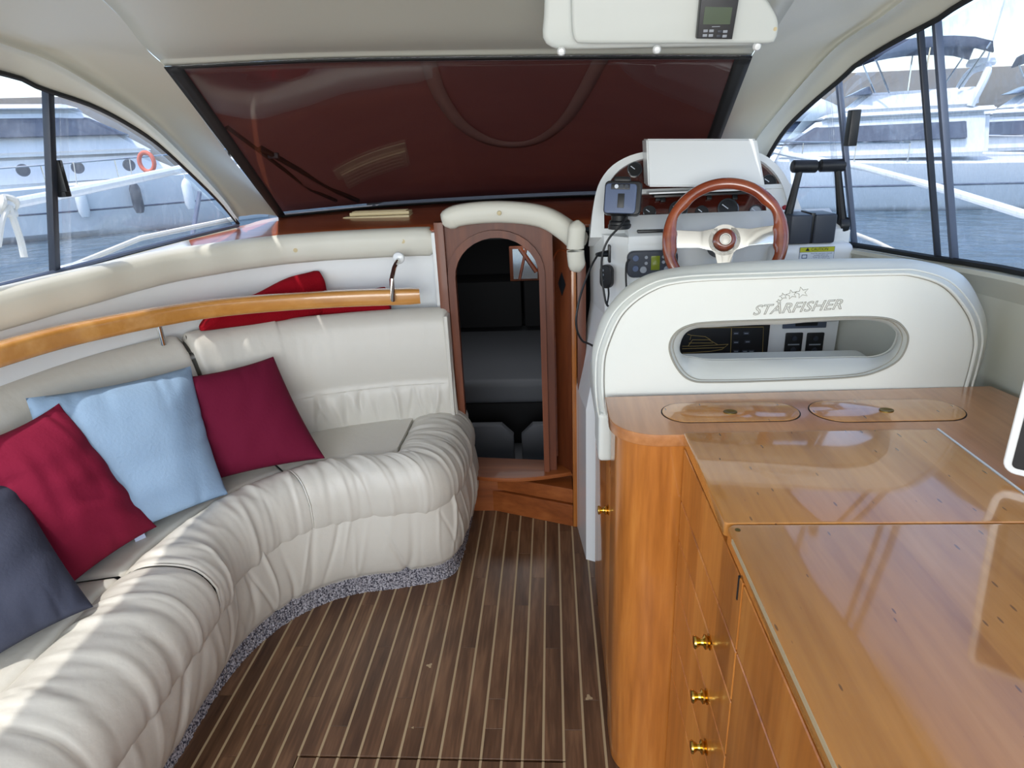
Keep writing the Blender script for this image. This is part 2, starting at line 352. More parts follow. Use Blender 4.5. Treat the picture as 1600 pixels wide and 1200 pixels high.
M_GLASSW = glass('windscreen glass', tint=(.8, .8, .8), dirt=.006, gloss=1.5, speck=0)
m, t, b = newmat('gauge glass'); b.inputs['Base Color'].default_value = (.05, .06, .07, 1); b.inputs['Roughness'].default_value = .05; b.inputs['Coat Weight'].default_value = 1; M_GAUGE = m
# translucent maroon canvas
m = bpy.data.materials.new('maroon canvas'); m.use_nodes = True; t = m.node_tree; N = t.nodes; N.clear()
o_ = N.new('ShaderNodeOutputMaterial'); d_ = N.new('ShaderNodeBsdfDiffuse'); d_.inputs[0].default_value = lin((150, 104, 102)); q_ = N.new('ShaderNodeBsdfTranslucent'); q_.inputs[0].default_value = lin((140, 100, 96))
x_ = N.new('ShaderNodeMixShader'); x_.inputs[0].default_value = .5; t.links.new(d_.outputs[0], x_.inputs[1]); t.links.new(q_.outputs[0], x_.inputs[2]); t.links.new(x_.outputs[0], o_.inputs[0]); M_CANVAS = m
# water
m, t, b = newmat('harbour water'); b.inputs['Base Color'].default_value = lin((70, 92, 108)); b.inputs['Roughness'].default_value = .12
tc = t.nodes.new('ShaderNodeTexCoord'); nz = t.nodes.new('ShaderNodeTexNoise'); nz.inputs['Scale'].default_value = 1.6; nz.inputs['Detail'].default_value = 6
mp = t.nodes.new('ShaderNodeMapping'); mp.inputs['Scale'].default_value = (1, 1, 1); t.links.new(tc.outputs['Object'], mp.inputs[0]); t.links.new(mp.outputs[0], nz.inputs['Vector'])
bp = t.nodes.new('ShaderNodeBump'); bp.inputs['Strength'].default_value = .8; bp.inputs['Distance'].default_value = .25; t.links.new(nz.outputs[0], bp.inputs['Height']); t.links.new(bp.outputs[0], b.inputs['Normal']); M_WATER = m

# ------------------------------------------------------------------ cabin shell
def _in(y): return .25 * (max(0., y-1.5)/1.04)**1.6
def xL(y, z): return -1.5 + _in(y) + .28*(z-1.2)
def xR(y, z): return 1.0 - _in(y) - .28*(z-1.2)
def zsL(y): return float(np.interp(y, [-1, 1.6, 1.85, 2.54], [1.19, 1.19, 1.195, 1.235]))
def zsR(y): return float(np.interp(y, [-1, 1.4, 1.75, 2.2, 2.6], [1.20, 1.19, 1.165, 1.15, 1.20]))
aL = [AS(px, py, xL) for px, py in [(0, 115), (60, 138), (140, 165), (200, 196), (250, 230), (310, 285), (345, 320), (370, 350)]]
aft = lambda P, x, zz: [np.array([x, -1.0, zz]), np.array([x, .2, zz]), np.array([x, 1.0, zz-.02])]
aL = [np.array([xL(y, z), y, z]) for y, z in ((-1.0, 1.80), (.2, 1.79), (1.0, 1.765))] + aL
aR = [AS(px, py, xR) for px, py in [(1525, -5), (1471, 29), (1400, 66), (1341, 102), (1318, 123), (1268, 165), (1230, 203), (1203, 245), (1190, 275)]]
aR = [np.array([xR(y, z), y, z]) for y, z in ((-1.0, 1.84), (.2, 1.83), (.9, 1.80))] + aR
AL = cr(aL, 90); AR = cr(aR, 90)
zaL = lambda y: float(np.interp(y, AL[:, 1], AL[:, 2])); zaR = lambda y: float(np.interp(y, AR[:, 1], AR[:, 2]))
yLmax = AL[-1, 1]; yRmax = AR[-1, 1]
# windscreen curves
WB = [AY(435, 338, 2.72), AY(600, 322, 2.95), AY(760, 312, 3.05), AY(925, 305, 3.05), AY(1092, 303, 2.8)]
WT = [AY(257, 103, 1.95), AY(480, 92, 2.05), AY(717, 88, 2.08), AY(950, 86, 2.05), AY(1175, 86, 1.95)]
WBc = crn(WB, 41); WTc = crn(WT, 41)
Wg = np.stack([WBc*(1-v) + WTc*v for v in np.linspace(0, 1, 25)], 0)
wn = np.cross(WBc[20]-WTc[20], WBc[24]-WBc[16]); wn = wn/np.linalg.norm(wn)
if wn[1] < 0: wn = -wn
# side roof shells
bL = [AS(px, py, lambda y, z: xL(y, z)+.085) for px, py in [(0, 66), (80, 96), (160, 144), (224, 188), (280, 240), (340, 304), (368, 342)]]
bL = [np.array([xL(y, z)+.085, y, z]) for y, z in ((-1.0, 1.87), (.2, 1.86), (1.0, 1.83))] + bL
bR = [AS(px, py, lambda y, z: xR(y, z)-.07) for px, py in [(1440, -20), (1385, 22), (1318, 66), (1268, 118), (1215, 180), (1188, 215), (1168, 255)]]
bR = [np.array([xR(y, z)-.07, y, z]) for y, z in ((-1.0, 1.91), (.2, 1.90), (.9, 1.87))] + bR
cL = [np.array(p) for p in [(-.86, -1.0, 1.95), (-.86, .2, 1.95), (-.88, 1.0, 1.90), (-.95, 1.5, 1.83), (-1.06, 1.85, 1.765)]] + [AY(257, 103, 1.95), AY(300, 163, 2.16), AY(350, 233, 2.4), AY(400, 294, 2.58), AY(435, 338, 2.72)]
cR = [np.array(p) for p in [(.50, -1.0, 1.95), (.50, .2, 1.94), (.50, 1.0, 1.87), (.52, 1.5, 1.78), (.545, 1.8, 1.72)]] + [AY(1175, 86, 1.95), AY(1157, 133, 2.16), AY(1137, 186, 2.4), AY(1115, 243, 2.6), AY(1092, 303, 2.8)]
def shell(a, b_, c_, bulge, name):
    n = 80; A = cr(a, n); B = cr(b_, n); C = cr(c_, n)
    rows = []
    inw = np.array([1.0 if name == 'trim_1' else -1.0, 0, -.55]); inw /= np.linalg.norm(inw)
    dAB = np.linalg.norm(B-A, axis=1)[:, None]; dBC = np.linalg.norm(C-B, axis=1)[:, None]
    bead = lambda d: .013*np.exp(-(d/.015)**2) - .006*np.exp(-((d-.04)/.02)**2)
    for t in np.linspace(0, 1, 14): rows.append(A*(1-t)+B*t + np.array([0, 0, .012*math.sin(t*math.pi)]) + inw*bead(dAB*(1-t)))
    Mid = (B+C)/2 + bulge
    for t in np.linspace(0, 1, 45)[1:]:
        rows.append(B*(1-t)**2 + 2*t*(1-t)*Mid + C*t*t + inw*bead(dBC*t)*min(1, (1-t)*3))
    o = MB().grid(np.stack(rows, 0)).build(name, M_GEL, ang=50); struct(o); return o
roofL = shell(aL, bL, cL, np.array([.0, 0, .025]), 'trim_1')
roofR = shell(aR, bR, cR, np.array([.0, 0, .025]), 'trim_2')
# headliner from the windscreen head aft
rows = [WTc, WTc + np.array([0, -.006, .004]), WTc + np.array([0, -.014, .006]), WTc + np.array([0, -.02, .012])]
for y, z in ((1.8, .06), (1.5, .125), (1.0, .19), (.2, .225), (-1.0, .225)):
    r = WTc.copy(); k = np.linspace(0, 1, 41)
    lx = float(np.interp(y, [p[1] for p in cL[:6]], [p[0] for p in cL[:6]])); lz = float(np.interp(y, [p[1] for p in cL[:6]], [p[2] for p in cL[:6]]))
    rx = float(np.interp(y, [p[1] for p in cR[:6]], [p[0] for p in cR[:6]])); rz = float(np.interp(y, [p[1] for p in cR[:6]], [p[2] for p in cR[:6]]))
    r[:, 0] = lx*(1-k)+rx*k; r[:, 1] = y + .1*np.sin(k*math.pi)*(y > 1); r[:, 2] = lz*(1-k)+rz*k + .02*np.sin(k*math.pi)
    rows.append(r)
G = np.stack(rows, 0)
G2 = np.stack([crn(G[3:, j], 40) for j in range(41)], 1); G = np.vstack([G[:3], G2])
struct(solid(MB().grid(G).build('ceiling', M_GEL, ang=50), .03, 1))
# outer roof skin keeps the sun off the headliner
P = []
for y in (-1.6, -.5, .6, 1.4, 1.85):
    P.append([(x, y, z) for x, z in ((-1.42, 1.80 if y < 1 else 1.76), (-1.2, 2.0), (-.25, 2.08), (.75, 2.0), (.9, 1.84 if y < 1 else 1.8))])
struct(solid(MB().grid(np.array(P)).build('roof', M_GEL), .02, 1))

# side walls below the sill
def wall(fn, zs, side, name, sgn):
    ys = np.linspace(-1.4, 2.6, 40); zz = [0, .4, .8, 1.0, 1.12, 1.0]
    P = np.array([[(fn(y, min(1.2, 1.2)) + sgn*(.0), y, z) if k < 5 else (fn(y, 1.2), y, zs(y)) for k, z in enumerate(zz)] for y in ys])
    o = MB().grid(P).build(name, M_GEL, ang=60); return struct(o)
wall(xL, zsL, 'l', 'wall_left', -1); wall(xR, zsR, 'r', 'wall_right', 1)
# sill ledges and tracks
for fn, zs, sgn, nm in ((xL, zsL, 1, 'trim_3'), (xR, zsR, -1, 'trim_4')):
    ys = np.linspace(-1.4, 2.5, 50)
    P = np.array([[(fn(y, 1.2)-sgn*.05, y, zs(y)-.005), (fn(y, 1.2)+sgn*.03, y, zs(y)), (fn(y, 1.2)+sgn*.034, y, zs(y)-.01), (fn(y, 1.2)+sgn*.015, y, zs(y)-.03), (fn(y, 1.2), y, zs(y)-.06)] for y in ys])
    struct(MB().grid(P).build(nm, M_GEL, ang=60))

# windows: panes, frames, posts
def strip(fn, zs, za, y0, y1, off=0, n=30):
    ys = np.linspace(y0, y1, n); P = []
    for y in ys:
        b0 = zs(y); t0 = max(b0+.002, za(y)); P.append([(fn(y, b0*(1-k)+t0*k)+off, y, b0*(1-k)+t0*k) for k in np.linspace(0, 1, 8)])
    return MB().grid(np.array(P))
def pane(fn, zs, za, y0, y1, off, win, mat):
    o = strip(fn, zs, za, y0, y1, off).build('pane', mat, win); return solid(o, .004, 0)
def post(a, b_, wy, wx, win, mat, name='mullion'):
    a = np.array(a); b_ = np.array(b_); d = b_-a
    M = frame(a, (0, 1, 0), d); L_ = np.linalg.norm(d)
    return MB().box((-wy/2, 0, -wx/2), (wy/2, L_, wx/2), .002, M).build(name, mat, win)
def sealtube(Pts, r, win, mat, name='frame'): return MB().tube(Pts, r, 6).build(name, mat, win)
winL = strip(xL, zsL, zaL, -1.0, yLmax, -.02).build('window_1', M_GLASS); struct(winL); solid(winL, .004, 0)
sealtube([p + np.array([.006, 0, 0]) for p in AL], .007, winL, M_RUB)
sealtube([(xL(y, zsL(y))+.008, y, zsL(y)+.006) for y in np.linspace(-1, yLmax, 30)], .008, winL, M_ALUG)
pb = AS(86, 430, xL); pt = AS(60, 136, xL)
post(pb, pt, .022, .02, winL, M_ALU)
post(AS(100, 428, xL)+[.012, 0, 0], AS(84, 150, xL)+[.012, 0, 0], .03, .006, winL, M_GLASS, 'glass_edge')
l1 = AS(97, 308, xL); MB().box(l1+[-.004, -.012, -.0], l1+[.022, .012, .085], .003).build('latch', M_BLACK, winL)
MB().box(AS(92, 300, xL)+[-.0, -.008, .0], AS(92, 300, xL)+[.03, .008, .085], .003).build('latch', M_BLACK, winL)
MB().box((-1.52, 1.86, 1.19), (-1.44, 1.98, 1.203), .002).build('track_cover', M_GELW, winL)
winR = strip(xR, zsR, zaR, -1.0, yRmax, .02).build('window_2', M_GLASSS); struct(winR); solid(winR, .004, 0)
sealtube([p + np.array([-.006, 0, 0]) for p in AR], .007, winR, M_RUB)
sealtube([(xR(y, zsR(y))-.008, y, zsR(y)+.008) for y in np.linspace(-1, yRmax, 30)], .008, winR, M_RUB)
post(AS(1466, 412, xR), AS(1474, 22, xR), .010, .014, winR, M_ALU)
post(AS(1492, 420, xR), AS(1504, 8, xR), .014, .016, winR, M_ALUG)
post(AS(1337, 405, xR), AS(1333, 106, xR), .018, .014, winR, M_ALUG)
post(AS(1323, 402, xR)+[-.01, 0, 0], AS(1322, 122, xR)+[-.01, 0, 0], .035, .005, winR, M_GLASS, 'glass_edge')
l1 = AS(1336, 228, xR); MB().box(l1+[-.025, -.012, 0], l1+[.0, .02, .095], .003).build('latch', M_BLACK, winR)

# windscreen
ws = MB().grid(Wg).build('window_3', M_GLASSW); struct(ws); solid(ws, .006, 0)
def wpt(u, v): i = u*40; a = int(min(39, math.floor(i))); f_ = i-a; B_ = WBc[a]*(1-f_)+WBc[a+1]*f_; T_ = WTc[a]*(1-f_)+WTc[a+1]*f_; return B_*(1-v)+T_*v - wn*.005
def band(u0a, u1a, n=30, horiz=False, v0=0, v1=1):
    P = np.array([[wpt(u, v) for u in np.linspace(u0a(v), u1a(v), 4)] for v in np.linspace(v0, v1, n)]) if not horiz else \
        np.array([[wpt(u, v) for v in (v0, v1)] for u in np.linspace(0, 1, 40)])
    return MB().grid(P)
solid(band(lambda v: 0, lambda v: .018+.012*v).build('black_border', M_RUB, ws), .003)
solid(band(lambda v: .975-.003*v, lambda v: 1).build('black_border', M_RUB, ws), .003)
solid(band(None, None, horiz=True, v0=-.005, v1=.02).build('black_border', M_RUB, ws), .003)
solid(band(None, None, horiz=True, v0=.993, v1=1.003).build('black_border', M_RUB, ws), .003)
# canvas cover outside
U = np.linspace(0, 1, 41); P = Wg + wn[None, None, :]*.03
for i in range(P.shape[0]):
    for j in range(41): P[i, j] += wn*(.008*math.sin(j*.7+i*.3)*math.sin(i*.35) + .012*math.sin(i*.9)*math.exp(-i/5))*min(1, j/4, (40-j)/4)
P[0] += np.array([0, .02, -.01])
tag(solid(MB().grid(P).build('windscreen_cover', M_CANVAS), .002), 'maroon canvas cover stretched over the outside of the front windscreen', 'cover')
cov = bpy.data.objects['windscreen_cover']
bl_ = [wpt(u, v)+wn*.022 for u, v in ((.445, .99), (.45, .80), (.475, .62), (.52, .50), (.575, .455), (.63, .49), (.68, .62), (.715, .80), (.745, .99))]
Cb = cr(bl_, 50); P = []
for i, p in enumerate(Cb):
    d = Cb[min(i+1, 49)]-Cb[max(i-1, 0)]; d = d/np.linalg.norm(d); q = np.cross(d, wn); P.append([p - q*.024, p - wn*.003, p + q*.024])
o = solid(MB().grid(np.array(P)).build('pale_band', M_BAND, cov), .002); o['label'] = 'paler curved band across the cover'  # paler U-shaped strip laid along the cover
# wiper between glass and canvas
wp = thing('windscreen_wiper', 'black windscreen wiper lying behind the glass at lower left', 'wiper', tuple(wpt(.19, .03)+wn*.02))
wo = lambda u, v: wpt(u, v) + wn*.03
MB().tube([wo(.19, .02), wo(.155, .12), wo(.055, .50)], .011, 6).build('arm', M_BLACK, wp)
MB().tube([wo(.14, .04), wo(.10, .16), wo(.02, .64)], .008, 6).build('blade', M_BLACK, wp)
MB().box(wo(.07, .44)-[.02, .01, .01], wo(.07, .44)+[.02, .01, .01], .004).build('blade_clip', M_DGREY, wp)

# ------------------------------------------------------------------ floor: planks and inlay strips
fl = MB().box((-1.6, -1.4, -.05), (1.1, 2.5, -.014)).build('floor', M_SUB); struct(fl)
W_ = .0542; x0 = -.050 - W_*24
pm = {}
def plank(x, ya, yb):
    L_ = round(yb-ya, 3)
    if L_ not in pm:
        b_ = MB().box((0, 0, -.014), (W_-.0065, L_, 0), .0004, seg=1); o = b_.build('floor_plank', M_PLANK, fl, smooth=False); pm[L_] = o.data; o.location = (x, ya, 0)
    else:
        o = bpy.data.objects.new('floor_plank', pm[L_]); COL.objects.link(o); o.parent = fl; o.location = (x, ya, 0)
    ORG[o.name] = (0, 0, 0)
HY = 1.205; HX0 = x0 + W_*12 + .0; HX1 = x0 + W_*25
nstrip = 32
for i in range(nstrip):
    x = x0 + W_*i + .00325
    inh = 12 <= i < 25
    segs = []
    y = .35 + .13*((i*5) % 4); st = .35
    cuts = [st, .35+.25*((i*3) % 4) + .2, 1.0+.2*((i*7) % 5), 1.9+.15*((i*3) % 4) - .1, 2.5]
    cuts = sorted(set(round(c_, 3) for c_ in cuts))
    if inh:
        cuts = [c_ for c_ in cuts if abs(c_-HY) > .05]; 
        lo = [c_ for c_ in cuts if c_ < HY] + [HY-.003]; hi = [HY+.003] + [c_ for c_ in cuts if c_ > HY]
        for cc in (lo, hi):
            for a, b_ in zip(cc[:-1], cc[1:]): plank(x, a, b_-.0008)
    else:
        for a, b_ in zip(cuts[:-1], cuts[1:]): plank(x, a, b_-.0008)
im = None
for i in range(nstrip+1):
    x = x0 + W_*i
    for a, b_ in (((.35, HY-.003), (HY+.003, 2.5)) if 12 <= i <= 25 else ((.35, 2.5),)):
        dx = 0
        if i in (12, 25) and b_ < HY: dx = (.0035 if i == 12 else 0)
        o = MB().box((x-.00325+dx, a, -.014), (x+.00325, b_, .0004)).build('inlay_strip', M_INLAY, fl, smooth=False)
for px, py, r in ((671, 1040, .008), (920, 1090, .009), (645, 1137, .003)):
    c0 = AZ(px, py, .0006); MB().prism([(r*(1+.4*math.sin(3*a+px))*math.cos(a), r*(1+.4*math.sin(3*a+px))*math.sin(a)) for a in np.linspace(0, 2*math.pi, 14)[:-1]], .0004, Matrix.Translation(Vector(c0))).build('paint_spot', M_INLAY, fl)

# ------------------------------------------------------------------ bulkhead, doorway, forward cabin
def arch(xl, xr, z0, zt, y, n=16):            # outline polyline of arched opening (left-bottom up and over to right-bottom)
    cx = (xl+xr)/2; r = (xr-xl)/2; h = r*.92
    return [(xl, z0)] + [(cx-r*math.cos(a), zt-h+h*math.sin(a)) for a in np.linspace(0, math.pi, n)] + [(xr, z0)]
door = thing('door_1', '', '', (-.2, 2.36, .2)); del door['label']; del door['category']; door['kind'] = 'structure'
BY = 2.38
o_in = arch(-.365, -.052, .20, 1.178, BY)
def xz_ring(outer, inner, y0, th):
    M = Matrix(((1, 0, 0, 0), (0, 0, -1, y0), (0, 1, 0, 0), (0, 0, 0, 1)))
    return MB().ring(outer, inner, th, M)
ot = [(-.43, .0)] + [(-.43+ .52*k/15, 1.27) for k in range(16)] + [(.095, .0)]
ot = [(-.43, .2), ] + [(x, 1.24) for x in np.linspace(-.43, .0, 16)] + [(.0, .2)]
xz_ring(ot, o_in, BY+.02, .02).build('bulkhead_panel', M_MAHOGZ, door)
mo = arch(-.393, -.03, .20, 1.205, BY); xz_ring(mo, o_in, BY-.002, .014).build('door_frame', M_MAHOGZ, door)
MB().box((-.43, 2.36, 0), (-.395, 2.40, 1.24), .003).build('jamb', M_MAHOGZ, door)
# door leaf folded back on the right, with diamond vent
lf = frame((-.005, 2.47, .20), (.105, -.13, 0), (0, 0, 1))
MB().box((0, 0, -.012), (.165, .97, .012), .003, lf).build('door_leaf', M_MAHOGZ, door)
pts = [Vector((x, z, .014)) for x, z in arch(.03, .135, .05, .92, 0)]
MB().tube([lf @ p for p in pts], .004, 6).build('leaf_moulding', M_MAHOG, door)
dv = Matrix.Translation(Vector(AP(882, 443, lf.translation, lf.col[2][:3]))) @ lf.to_3x3().to_4x4()
MB().prism([(0, .045), (.022, 0), (0, -.045), (-.022, 0)], .014, dv).build('diamond_vent', M_BLACK, door)
MB().box((.064, 2.28, .0), (.082, 2.33, 1.16), .003).build('jamb', M_HONEY, door)
MB().box((.084, 2.24, .0), (.115, 2.33, 1.10), .003).build('jamb', M_MAHOGZ, door)
# entrance step (threshold) with angled front edge
st = thing('door_step', 'honey brown wooden step at the foot of the cabin doorway', 'step', (-.15, 2.36, 0))
MB().prism([(-.46, 2.478), (.063, 2.282), (.063, 2.43), (-.46, 2.50)], .10, Matrix.Translation((0, 0, 0)), .004).build('riser', M_SILL, st)
MB().prism([(-.46, 2.486), (.063, 2.292), (.063, 2.43), (-.46, 2.50)], .065, Matrix.Translation((0, 0, .104)), .004).build('riser', M_SILL, st)
MB().prism([(-.46, 2.44)]+[(x, 2.36-.05*math.sin(math.pi*k/9)) for k, x in enumerate(np.linspace(-.44, .06, 10))]+[(.063, 2.46), (-.46, 2.52)], .018, Matrix.Translation((0, 0, .195)), .005).build('sill_nosing', M_SILL, st)
MB().box((-.46, 2.41, 0), (.08, 2.45, .20)).build('kick_panel', M_SILL, st)
# forward cabin lining
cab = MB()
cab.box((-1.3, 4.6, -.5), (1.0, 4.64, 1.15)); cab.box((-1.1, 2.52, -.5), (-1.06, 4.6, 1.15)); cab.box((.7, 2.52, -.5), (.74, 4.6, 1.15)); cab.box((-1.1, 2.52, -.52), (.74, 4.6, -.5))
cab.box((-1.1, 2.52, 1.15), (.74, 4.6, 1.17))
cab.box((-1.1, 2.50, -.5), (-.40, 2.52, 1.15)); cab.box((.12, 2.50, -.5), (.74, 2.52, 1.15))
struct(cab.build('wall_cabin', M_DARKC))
br = thing('berth', 'grey upholstered berth seen dimly through the arched doorway', 'bed', (-.2, 3.6, -.5))
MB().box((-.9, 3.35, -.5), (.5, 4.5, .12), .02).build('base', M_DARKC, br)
MB().box((-.9, 3.33, .12), (.5, 4.5, .26), .04, seg=4).build('mattress', M_GREYC, br)
for s_ in (-1, 1):
    cxm = -.2+.0
    poly = [(cxm+s_*.02, .0), (cxm+s_*.30, .0), (cxm+s_*.30, .26), (cxm+s_*.08, .26), (cxm+s_*.02, .2)]
    M = Matrix(((1, 0, 0, 0), (0, 0, -1, 3.05), (0, 1, 0, -.12), (0, 0, 0, 1)))
    MB().prism(poly, .05, M, .015).build('step_cushion', M_GREYC, br)
MB().box((-.8, 3.0, -.5), (.4, 3.33, -.12), .01).build('step_base', M_GREYC, br)
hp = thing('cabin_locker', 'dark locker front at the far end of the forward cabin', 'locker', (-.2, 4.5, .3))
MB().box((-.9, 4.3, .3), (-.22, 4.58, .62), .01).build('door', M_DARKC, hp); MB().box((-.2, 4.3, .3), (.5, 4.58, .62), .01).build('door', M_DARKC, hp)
cw = thing('cabin_mirror', 'small bright mirror high up in the dark forward cabin', 'mirror', tuple(AY(825, 412, 3.6)))
a = AY(795, 386, 3.6); b_ = AY(843, 438, 3.6)
MB().box((a[0], 3.6, b_[2]), (b_[0], 3.63, a[2]), .003).build('backing', M_MAHOGZ, cw)
MB().box((a[0]+.02, 3.596, b_[2]+.012), (b_[0]-.01, 3.6, a[2]-.012)).build('mirror_glass', M_CHROME, cw)
MB().tube([AY(812, 388, 3.59), AY(838, 425, 3.59)], .012, 6).build('strut', M_MAHOG, cw)
MB().tube([AY(822, 388, 3.59), AY(812, 436, 3.59)], .008, 6).build('strut', M_MAHOG, cw)

# padded arch over the door and coaming pad round the cabin side
def padtube(pts, rw, rh, name, parent, n=60, capr=True):
    C = cr(pts, n); rings = []
    for i, p in enumerate(C):
        d = C[min(i+1, n-1)]-C[max(i-1, 0)]; d = d/np.linalg.norm(d)
        s_ = np.cross(d, [0, 0, 1]); s_ = s_/(np.linalg.norm(s_)+1e-9); u = np.cross(s_, d)
        e = min(i, n-1-i)/(n-1)*len(C); k = min(1, math.sqrt(max(0.02, e/2.5))) if capr else 1
        rings.append([p + s_*rw*k*math.copysign(abs(math.cos(a))**.7, math.cos(a)) + u*rh*k*math.copysign(abs(math.sin(a))**.7, math.sin(a)) for a in np.linspace(0, 2*math.pi, 21)[:-1]])
    g = MB().grid(np.array(rings), cv=True)
    return g.build(name, M_PAD, parent, ang=70)
ap = thing('door_arch_pad', 'cream padded arch roll over the cabin doorway', 'pad', (-.15, 2.36, 1.25))
padtube([AY(693, 352, 2.33), AY(715, 337, 2.34), AY(780, 331, 2.34), AY(845, 338, 2.34), AY(885, 360, 2.32), AY(912, 385, 2.27)], .035, .038, 'arch_roll', ap)
padtube([AY(903, 358, 2.24)+[0, 0, .03], AY(899, 385, 2.24), AY(901, 412, 2.24), AY(905, 425, 2.24)], .03, .03, 'end_roll', ap, n=20)
MB().lathe([(.008, 0), (.007, .004), (.0, .006)], frame(AY(780, 333, 2.30), (1, 0, 0), (0, 0, 1))).build('screw_cap', M_BEIGE, ap)
PADC = [(-1.47, -1.0), (-1.47, .6), (-1.465, 1.1), (-1.44, 1.45), (-1.38, 1.75), (-1.27, 2.05), (-1.10, 2.27), (-.88, 2.39), (-.62, 2.43), (-.43, 2.43)]
cp = thing('coaming_pad', 'cream vinyl padded roll running along the port wall under the window', 'pad', (-1.0, 2.2, 1.16))
C = crn(PADC, 140)
zt = lambda i: 1.165
rings = []
prof = [(.03, -.055), (.0, -.055), (-.016, -.045), (-.022, -.02), (-.024, .01), (-.02, .035), (-.004, .048), (.03, .05)]
for i, p in enumerate(C):
    d = C[min(i+1, 139)]-C[max(i-1, 0)]; d = d/np.linalg.norm(d); nrm = np.array([d[1], -d[0]])
    k = min(1, math.sqrt(max(.05, (139-i)/3)))
    wv = .003*math.sin(i*.23)+.002*math.sin(i*.61)
    rings.append([(p[0]-nrm[0]*(a*1.0 - wv) , p[1]-nrm[1]*(a-wv), 1.165 - .026*max(0, 1-i/75)**.7 + zz*k) for a, zz in prof])
MB().grid(np.array(rings)).build('roll', M_PAD, cp, ang=60)
for px, py in ((122, 452), (152, 448), (462, 391), (633, 377)):
    q = AZ(px, py, 1.165); j = int(np.argmin([abs(math.atan2(c_[0], c_[1]) - math.atan2(q[0], q[1])) for c_ in C])); p = C[j]; d = C[min(j+1, 139)]-C[j-1]; d = d/np.linalg.norm(d); nrm = np.array([d[1], -d[0]])
    r_ = ray(px, py); t_ = math.hypot(p[0]+nrm[0]*.022, p[1]+nrm[1]*.022)/math.hypot(r_[0], r_[1]); zz = 1.5+r_[2]*t_
    MB().lathe([(.008, 0), (.007, .003), (.0, .005)], frame((p[0]+nrm[0]*.022, p[1]+nrm[1]*.022, zz), (0, 0, 1), (-nrm[1], nrm[0], 0)), 12).build('screw_cap', M_BEIGE, cp)
# inner lining below the pad, white
rings = [[(p[0]-.02*(d_[1]), p[1], z) for z in (.45, .7, .86, 1.115)] for p, d_ in zip(C, np.gradient(C, axis=0))]
rings = []
for i, p in enumerate(C):
    d = C[min(i+1, 139)]-C[max(i-1, 0)]; d = d/np.linalg.norm(d); nrm = np.array([d[1], -d[0]])
    rings.append([(p[0]-nrm[0]*.012, p[1]-nrm[1]*.012+.02*(i/139), z) for z in (.3, .7, .86, 1.13)])
struct(MB().grid(np.array(rings)).build('wall_lining', M_GELW, ang=60))
struct(MB().box((-.45, 2.40, 0), (-.425, 2.48, 1.2), .004).build('trim_5', M_GELW))
# shelf behind the backrest
sh = [(c_[0]-.03, c_[1]+.03) for c_ in C]
BK_T = [(-1.45, -1.0), (-1.45, .6), (-1.445, 1.1), (-1.42, 1.44), (-1.35, 1.72), (-1.235, 2.0), (-1.05, 2.19), (-.745, 2.30), (-.40, 2.325)]
# dash top: white ledge by the window, wood towards the centre
nD = 60
padline = crn([(c_[0], c_[1]+.0) for c_ in PADC[3:]], nD)
wl = cr([(xL(1.45, 1.2)+.0, 1.45, 1.195), (xL(1.9, 1.2), 1.9, 1.2), (xL(2.3, 1.2), 2.3, 1.225), (-1.24, 2.56, 1.237), tuple(WB[0]), tuple(WB[1]), tuple(WB[2])], nD)
def dashgrid(i0, i1): 
    P = []
    for i in range(i0, i1):
        a = np.array([padline[i][0], padline[i][1]-.005, 1.208]); b_ = wl[i] + np.array([0, 0, -.004])
        P.append([a*(1-k)+b_*k for k in np.linspace(0, 1, 6)])
    return MB().grid(np.array(P))
struct(solid(dashgrid(0, 24).build('trim_6', M_GELW), .01))
dash = thing('dashboard', 'glossy reddish brown wooden dashboard shelf below the windscreen', 'dashboard', (-.6, 2.7, 1.2))
solid(dashgrid(23, nD).build('port_panel', M_DTOP, dash), .012)
P = []
for k in np.linspace(0, 1, 24):
    x = -.43 + k*1.15; i = float(np.interp(x, WBc[:, 0], np.arange(41))); a_ = int(min(39, i)); B_ = WBc[a_]*(1-(i-a_))+WBc[a_+1]*(i-a_)
    A_ = np.array([x, 2.40, 1.212]); B_ = B_ + np.array([0, 0, -.005]); P.append([A_*(1-q)+B_*q for q in np.linspace(0, 1, 6)])
solid(MB().grid(np.array(P)).build('centre_panel', M_DTOP, dash), .012)
vt = thing('dash_vent', 'small beige louvred air vent lying on the dashboard under the windscreen', 'vent', tuple(AZ(592, 338, 1.235)))
q = AZ(592, 338, 1.232); hw = .14
MB().box(q+[-hw, -.05, -.01], q+[hw, .05, .006], .003).build('base', M_BEIGE, vt)
MB().box(q+[-hw+.02, -.02, .006], q+[hw-.005, .05, .02], .004).build('cover', M_BEIGE, vt)
for k in range(4): MB().box(q+[-hw+.03, -.012+.015*k, .02], q+[hw-.02, -.006+.015*k, .023], .001).build('louvre', M_BEIGE, vt)

